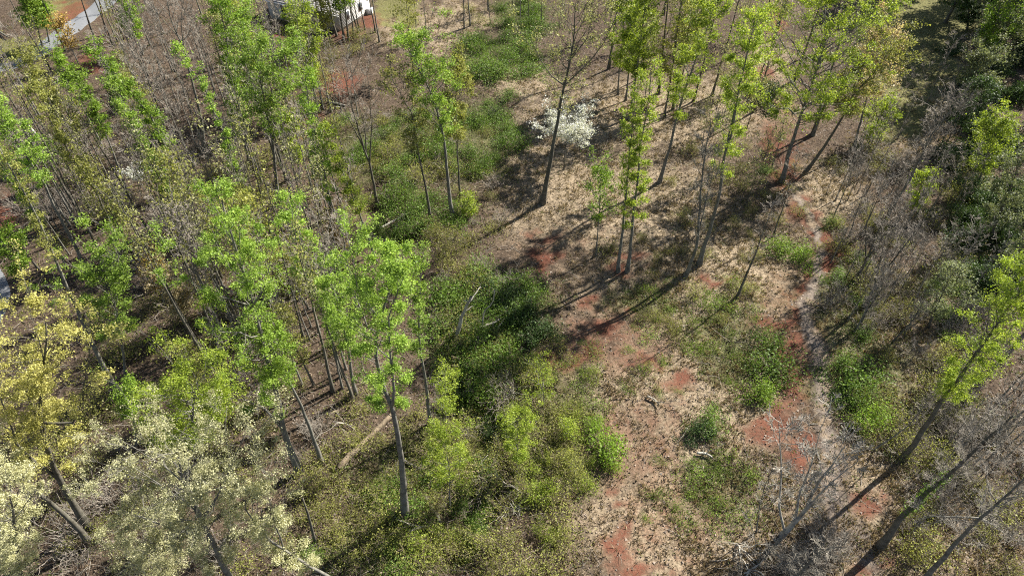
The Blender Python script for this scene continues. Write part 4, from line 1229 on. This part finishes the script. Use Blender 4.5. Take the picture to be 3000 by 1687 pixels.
log('long thin fallen trunk across the gully head', [(1112, 678), (1168, 648), (1222, 622)], 0.12, 'dead_wood', lift=0.35, seed=6, limbs=2)
log('long fallen tan trunk half sunk in litter below the broad green tree', [(992, 1374), (1070, 1298), (1150, 1220)], 0.26, 'log_wood', seed=7, tip=0.8)
log('dark fallen trunk beside the tallest fork-trunked tree', [(1245, 1455), (1292, 1535)], 0.2, 'bark_dark', seed=8)
log('short dark log on brown litter behind the vivid round sapling', [(1185, 1352), (1232, 1374)], 0.15, 'bark_dark', seed=9)
log('broken stump log in the scrub at the brush pile', [(1298, 1560), (1306, 1622)], 0.2, 'log_wood', seed=10)
log('pale weathered log standing out in olive scrub', [(1637, 1410), (1625, 1450), (1611, 1488)], 0.17, 'log_wood', seed=11, tip=0.6, limbs=2)
log('dark dead snag beside the cream budding tree with thin trunk', [c(7, 2230, 1205), c(7, 2180, 1010), c(7, 2140, 895)], 0.11, 'bark_dark', name='dead_snag', heights=1, cat='snag', seed=12)
log('short bare dead stem over brown litter below the wide oak', [c(7, 1640, 1150), c(7, 1565, 975)], 0.08, 'bark_dark', name='dead_snag', heights=1, cat='snag', seed=13)
log('white dead spike beside the loose fresh green tree', [c(4, 765, 555), c(4, 680, 400)], 0.07, 'dead_wood', name='dead_snag', heights=1, cat='snag', seed=14)
log('long pale fallen trunk under the dense pale green head', [c(1, 210, 920), c(1, 320, 1040), c(1, 450, 1140)], 0.16, 'dead_wood', lift=0.7, seed=15, limbs=3)
log('second pale fallen trunk crossing the first under slanting poles', [c(1, 215, 950), c(1, 350, 1090), c(1, 440, 1160)], 0.1, 'dead_wood', lift=0.4, seed=16)
log('grey log on the red earth below the house', [(968, 302), (1012, 312)], 0.16, 'dead_wood', seed=17)
log('second grey log beside the red earth below the house', [(985, 316), (1000, 318)], 0.14, 'dead_wood', seed=18)
log('dark fallen limb in the shaded corner by the drive', [(0, 100), (30, 116)], 0.15, 'bark_dark', seed=19, lift=.3)


for k, (a_, b_) in enumerate([((1040, 470), (1090, 490)), ((1180, 560), (1225, 540)), ((1250, 480), (1290, 500)), ((1085, 700), (1140, 715)), ((1385, 1030), (1350, 1065)), ((1420, 1085), (1470, 1060)), ((1405, 1330), (1440, 1350)), ((1330, 1400), (1390, 1385)), ((1470, 1420), (1530, 1450)), ((980, 1240), (1040, 1262)), ((1120, 1400), (1200, 1415)), ((1200, 1560), (1260, 1545)), ((440, 640), (500, 610)), ((230, 640), (300, 665)), ((470, 700), (520, 735)), ((620, 470), (690, 455)), ((1895, 1165), (1930, 1190)), ((2040, 1330), (2085, 1345))]):
    B_ = ground(a_)
    log(where(B_, 'fallen', 'dead branch'), [a_, ((a_[0] + b_[0]) / 2 + 4, (a_[1] + b_[1]) / 2 - 5), b_], 0.05 + 0.03 * (k % 3), 'dead_wood' if k % 2 else 'twig_pale', lift=0.25, seed=40 + k, limbs=2, name='fallen_branch', cat='branch', group='dead branches lying on the forest floor')


def pile(label, name, p, n, rad, lmin, lmax, r, mat, seed, cat='pile', up=0.5, part='branch', tall=0.5):
    rng = np.random.default_rng(700 + seed)
    B = ground(p)
    root = empty(name, B)
    tag(root, label, cat)
    for k in range(n):
        a = rng.uniform(0, 6.28)
        q = rng.normal(size=2) * rad * 0.4
        L = rng.uniform(lmin, lmax)
        d = np.array([np.cos(a), np.sin(a), rng.uniform(-.1, up)])
        d /= np.linalg.norm(d)
        z = height(B[0] + q[0], B[1] + q[1]) + rng.uniform(0.02, tall)
        s = np.array([[B[0] + q[0], B[1] + q[1], z]])
        P, R = branch_set(s - d * L * .35, d[None], np.array([L]), np.array([r * rng.uniform(.5, 1.4)]), rng, 7, 0.0, 0.04)
        b = MB()
        b.tubes(P, np.maximum(R, 0.01), 5)
        CP, CR = child_branches(P, R, 3, rng, 0.35, 0.6)
        b.tubes(CP, np.maximum(CR, 0.008), 3)
        b.obj(part, mat, root, True, B)
    return root


pile('brush pile of brown broken branches and roots below the dark gully', 'brush_pile', (1421, 1436), 34, 1.3, 1.0, 2.6, 0.06, 'log_wood', 1, tall=0.9)
pile('bundle of silver white twigs beside the brown brush pile', 'brush_pile', (1505, 1488), 16, 0.6, 0.9, 1.8, 0.03, 'dead_wood', 2, up=.2, tall=.4)
pile('white bleached twig heap on the dark bank beside yellow green sapling', 'brush_pile', (1377, 1106), 26, 0.6, 0.6, 1.4, 0.025, 'dead_wood', 3, tall=.6)
pile('dead branch crown splayed like a star above the leaning lime sapling', 'dead_branch_crown', (1490, 1150), 18, 0.5, 1.6, 3.2, 0.04, 'dead_wood', 4, cat='branch', up=.6)
pile('hanging pale roots along the edge of the dark gully', 'root_tangle', (1390, 1225), 22, 1.0, 0.8, 1.8, 0.035, 'log_wood', 5, cat='roots', up=.3)
pile('heap of pale broken branches above the gully log', 'brush_pile', (1142, 582), 16, 0.9, 0.8, 2.0, 0.05, 'dead_wood', 6)
pile('rust brown slash heap of cut boughs below the house slope', 'brush_pile', (985, 285), 26, 2.0, 1.2, 3.0, 0.06, 'log_wood', 7)
pile('white dead boughs sprawling at the foot of the gravel path', 'brush_pile', (2170, 1640), 18, 1.6, 1.4, 3.4, 0.05, 'dead_wood', 8, up=.5)
pile('pale dead boughs heaped in the dark hollow below the brown budding tree', 'brush_pile', (405, 740), 16, 1.4, 1.2, 3.0, 0.04, 'dead_wood', 9)

# ----------------------------------------------------------------------------
# the house at the back
# ----------------------------------------------------------------------------
plain_mat('siding', (0.40, 0.39, 0.36), (0.50, 0.49, 0.46), 2.0, 0.7)
plain_mat('shingle', (0.17, 0.16, 0.155), (0.24, 0.23, 0.225), 6.0, 0.9)
plain_mat('trim_white', (0.74, 0.74, 0.72), (0.82, 0.82, 0.80), 2.0, 0.6)
plain_mat('window_glass', (0.03, 0.035, 0.04), (0.05, 0.055, 0.06), 1.0, 0.1)
plain_mat('utility_metal', (0.62, 0.63, 0.64), (0.72, 0.73, 0.74), 4.0, 0.5)


def box(b, o, a, bb, cc):
    """Box from corner o along three edge vectors."""
    o, a, bb, cc = (np.asarray(v, float) for v in (o, a, bb, cc))
    V = np.array([o, o + a, o + a + bb, o + bb, o + cc, o + a + cc, o + a + bb + cc, o + bb + cc])
    b.add(V, np.array([[0, 3, 2, 1], [4, 5, 6, 7], [0, 1, 5, 4], [1, 2, 6, 5], [2, 3, 7, 6], [3, 0, 4, 7]]))


CN = ground((998, 92))
ea = np.array([0.42, 0.907, 0.0])      # along the sunlit gable wall, away from us
eb = np.array([-0.907, 0.42, 0.0])     # along the shaded long wall
ez = np.array([0, 0, 1.0])
LA, LB, WH, RH = 8.0, 13.0, 2.7, 2.3
house = empty('house', CN)
tag(house, 'white house with grey shingle roof half hidden behind trees', 'house')


def hb(name, mat, parent, *boxes):
    b = MB()
    for bx in boxes:
        box(b, *bx)
    return b.obj(name, mat, parent, False, CN)


w = MB()
box(w, CN - ez * .4, ea * LA, eb * LB, ez * (WH + .4))
for off in (0.0, LB - 0.15):
    a0 = CN + eb * off + ez * WH
    q = np.array([a0, a0 + ea * LA, a0 + ea * LA / 2 + ez * RH, a0 + ea * LA / 2 + ez * RH * .999, a0 + eb * .15, a0 + ea * LA + eb * .15, a0 + ea * LA / 2 + eb * .15 + ez * RH, a0 + ea * LA / 2 + eb * .15 + ez * RH * .999])
    w.add(q, np.array([[0, 1, 2, 3], [5, 4, 7, 6]]))
w_o = w.obj('wall', 'siding', house, False, CN)
for k in range(1, 13):                                          # siding boards on the gable wall
    hb('siding_board', 'siding', w_o, (CN - eb * 0.025 + ez * (k * .2), ea * LA, eb * .022, ez * .15))
for sgn, nm in ((0, 'front'), (1, 'back')):
    b = MB()
    p0 = CN - eb * .5 + ez * (WH - .12) + (ea * LA if sgn else 0 * ea)
    out_d = ea if sgn else -ea
    slope = (-out_d * (LA / 2) + ez * RH)
    eave = p0 + out_d * .5 - ez * (.5 * RH / (LA / 2)) + ez * .15
    box(b, eave, slope * (1 + .5 / (LA / 2)), eb * (LB + 1.0), ez * .12)
    r_o = b.obj('roof', 'shingle', house, False, CN)
    nrow = 16
    for k in range(nrow):                                       # shingle courses
        s0 = eave + slope * (1 + .5 / (LA / 2)) * (k / nrow) + ez * .125
        hb('shingle_course', 'shingle', r_o, (s0, slope * (1.12 / nrow) * 1.05, eb * (LB + 1.0), ez * (.03 + .004 * (k % 2))))
hb('ridge_cap', 'shingle', house, (CN + ea * (LA / 2 - .15) - eb * .5 + ez * (WH + RH + .13), ea * .3, eb * (LB + 1.0), ez * .09))
hb('gutter', 'trim_white', house, (CN - ea * .62 - eb * .5 + ez * (WH - .28), ea * .12, eb * (LB + 1), ez * .12))
for k, s in enumerate((1.6, 5.0)):
    fr = hb('window', 'trim_white', house, (CN + ea * s - eb * .07 + ez * .95, ea * 1.1, eb * .05, ez * 1.3))
    hb('pane', 'window_glass', fr, (CN + ea * (s + .1) - eb * .085 + ez * 1.05, ea * .9, eb * .02, ez * 1.1))
for k, s in enumerate((1.5, 5.0, 9.5)):
    fr = hb('window', 'trim_white', house, (CN + eb * s - ea * .05 + ez * .95, eb * 1.1, ea * .05, ez * 1.3))
    hb('pane', 'window_glass', fr, (CN + eb * (s + .1) - ea * .07 + ez * 1.05, eb * .9, ea * .02, ez * 1.1))
dr = hb('door', 'trim_white', house, (CN + eb * 7.2 - ea * .06 + ez * .05, eb * 1.0, ea * .06, ez * 2.05))
hb('door_handle', 'utility_metal', dr, (CN + eb * 7.32 - ea * .12 + ez * 1.0, eb * .12, ea * .06, ez * .04))
ch = hb('chimney', 'siding', house, (CN + ea * 5.2 + eb * 9 + ez * (WH + 1.0), ea * .8, eb * .8, ez * 2.2))
ub = ground((1083, 42))
bx = MB()
box(bx, ub + [-.4, -.4, -.05], (.9, 0, 0), (0, .8, 0), (0, 0, .85))
box(bx, ub + [-.45, -.45, .8], (1.0, 0, 0), (0, .9, 0), (0, 0, .08))
bo = bx.obj('utility_box', 'utility_metal', None, False, ub, ub)
tag(bo, 'small white metal box on the slope beside the house', 'box')

# ----------------------------------------------------------------------------
# ground cover nobody could count
# ----------------------------------------------------------------------------
rg = np.random.default_rng(77)


def ground_points(n, weight, box_px=(-80, -60, 3080, 1760)):
    """Random ground points, spread evenly over the picture, thinned by a weight."""
    out = []
    while sum(map(len, out)) < n:
        m = n * 2
        px = rg.uniform(box_px[0], box_px[2], m)
        py = rg.uniform(box_px[1], box_px[3], m)
        u, v = px - 1500, py - 843.5
        k = H / ((F + v) * S2)
        x, y = u * k, (F - v) * S2 * k
        z = height(x, y)
        w = weight(x, y, z)
        # spread by ground area: nearer ground has fewer square metres per pixel
        area = np.clip((k * F / 45.0) ** 2 / 4.0, 0, 1)
        keep = rg.uniform(0, 1, m) < w * (0.35 + 0.65 * area)
        out.append(np.stack([x, y, z], -1)[keep])
    return np.concatenate(out)[:n]


def clear_of_roads(x, y, k=0.06):
    px, py = project(x, y, 0)
    ok = np.ones(x.shape)
    for cx, cy, rx, ry in ((0, 880, 66, 120), (285, 28, 60, 40), (215, 78, 40, 22), (30, 195, 60, 22), (2405, 1150, 26, 120), (2432, 1400, 34, 130)):
        ok = np.where(((px - cx) / rx) ** 2 + ((py - cy) / ry) ** 2 < 1, 0.06 if cx < 2000 else 0.45, ok)
    return ok


def w_straw(x, y, z):
    cl, stw, gr, la = masks(x, y, z)
    patch = 0.35 + 0.65 * (np.sin(0.7 * x + 1.3 * np.sin(.4 * y)) * np.sin(0.6 * y + 1.1 * np.sin(.5 * x)) > -0.15)
    return np.clip(0.06 + stw * 0.9 - cl * 1.1 - la * .6, 0.02, 1) * patch * clear_of_roads(x, y)


def w_weed(x, y, z):
    cl, stw, gr, la = masks(x, y, z)
    patch = 0.2 + 0.8 * (np.sin(0.9 * x + 1.7 * np.sin(.6 * y)) * np.sin(0.8 * y + 1.4 * np.sin(.7 * x)) > 0.0)
    return np.clip(0.10 + gr * 0.9 - cl * 0.9, 0.02, 1) * patch * clear_of_roads(x, y)


def w_litter(x, y, z):
    cl, stw, gr, la = masks(x, y, z)
    return np.clip(0.8 - cl * .55 - la * .5, 0.05, 1) * clear_of_roads(x, y)


P = ground_points(17000, w_straw)
Q = np.repeat(P, 6, axis=0) + rg.normal(size=(len(P) * 6, 3)) * np.array([.11, .11, 0])
sb = MB()
sz = np.repeat(rg.uniform(0.18, 0.62, len(P)), 6)
sb.blades(Q, sz * rg.uniform(.6, 1.2, len(Q)), 0.045 + .03 * sz, rg, 0.55, np.repeat(rg.uniform(0, 1, len(P)), 6) * .6 + rg.uniform(0, .4, len(Q)))
tag(sb.obj('straw_grass', 'straw'), 'dry tan straw grass tufts over the clearing', 'grass', kind='stuff')

P = ground_points(14000, w_weed)
Q = np.repeat(P, 9, axis=0) + rg.normal(size=(len(P) * 9, 3)) * np.array([.16, .16, .09])
Q[:, 2] = np.maximum(Q[:, 2], np.repeat(P[:, 2], 9) + .02) + np.abs(rg.normal(size=len(Q))) * .1
wb = MB()
wb.leaves(Q, 0.062, rg, 0.9, np.repeat(rg.uniform(0, 1, len(P)), 9) * .6 + rg.uniform(0, .4, len(Q)))
tag(wb.obj('weeds', 'weed'), 'low green weeds and seedlings over the ground', 'weeds', kind='stuff')

P = ground_points(70000, w_litter)
P[:, 2] += rg.uniform(0.01, 0.07, len(P))
lb = MB()
lb.leaves(P, 0.085, rg, 2.2, None, 0.75)
tag(lb.obj('leaf_litter', 'litter'), 'brown fallen leaf litter over the forest floor', 'leaf litter', kind='stuff')


def w_twig(x, y, z):
    cl, stw, gr, la = masks(x, y, z)
    return np.clip(0.75 - stw * .55 - cl * .5 - la * .7, 0.04, 1) * clear_of_roads(x, y)


P = ground_points(9000, w_twig)
n = len(P)
a = rg.uniform(0, 6.28, n)
d = np.stack([np.cos(a), np.sin(a), rg.uniform(-.02, .25, n)], -1)
TP, TR = branch_set(P + [0, 0, .05], d, rg.uniform(.4, 1.9, n), rg.uniform(.010, .030, n), rg, 3, -0.05, 0.08)
fb = MB()
fb.tubes(TP, TR, 3)
tag(fb.obj('fallen_twigs', 'twig_grey'), 'grey fallen twigs strewn over the forest floor', 'twigs', kind='stuff')

P = ground_points(12000, w_twig)
n = len(P)
d = rg.normal(size=(n, 3)) * .35
d[:, 2] = 1
d /= np.linalg.norm(d, axis=1, keepdims=True)
TP, TR = branch_set(P - [0, 0, .05], d, rg.uniform(.5, 1.8, n), rg.uniform(.009, .016, n), rg, 3, -0.1, 0.09)
ub_ = MB()
ub_.tubes(TP, TR, 3)
CP, CR = child_branches(TP, TR, 1, rg, 0.5, 0.5, 0.3, 2)
ub_.tubes(CP, np.maximum(CR, .008), 3)
tag(ub_.obj('undergrowth', 'twig_brown'), 'brown bare undergrowth stems over the forest floor', 'undergrowth', kind='stuff')

tot = sum(len(m.polygons) for m in bpy.data.meshes)
print('TRIS', TRIS[0], 'OBJECTS', len(bpy.data.objects))
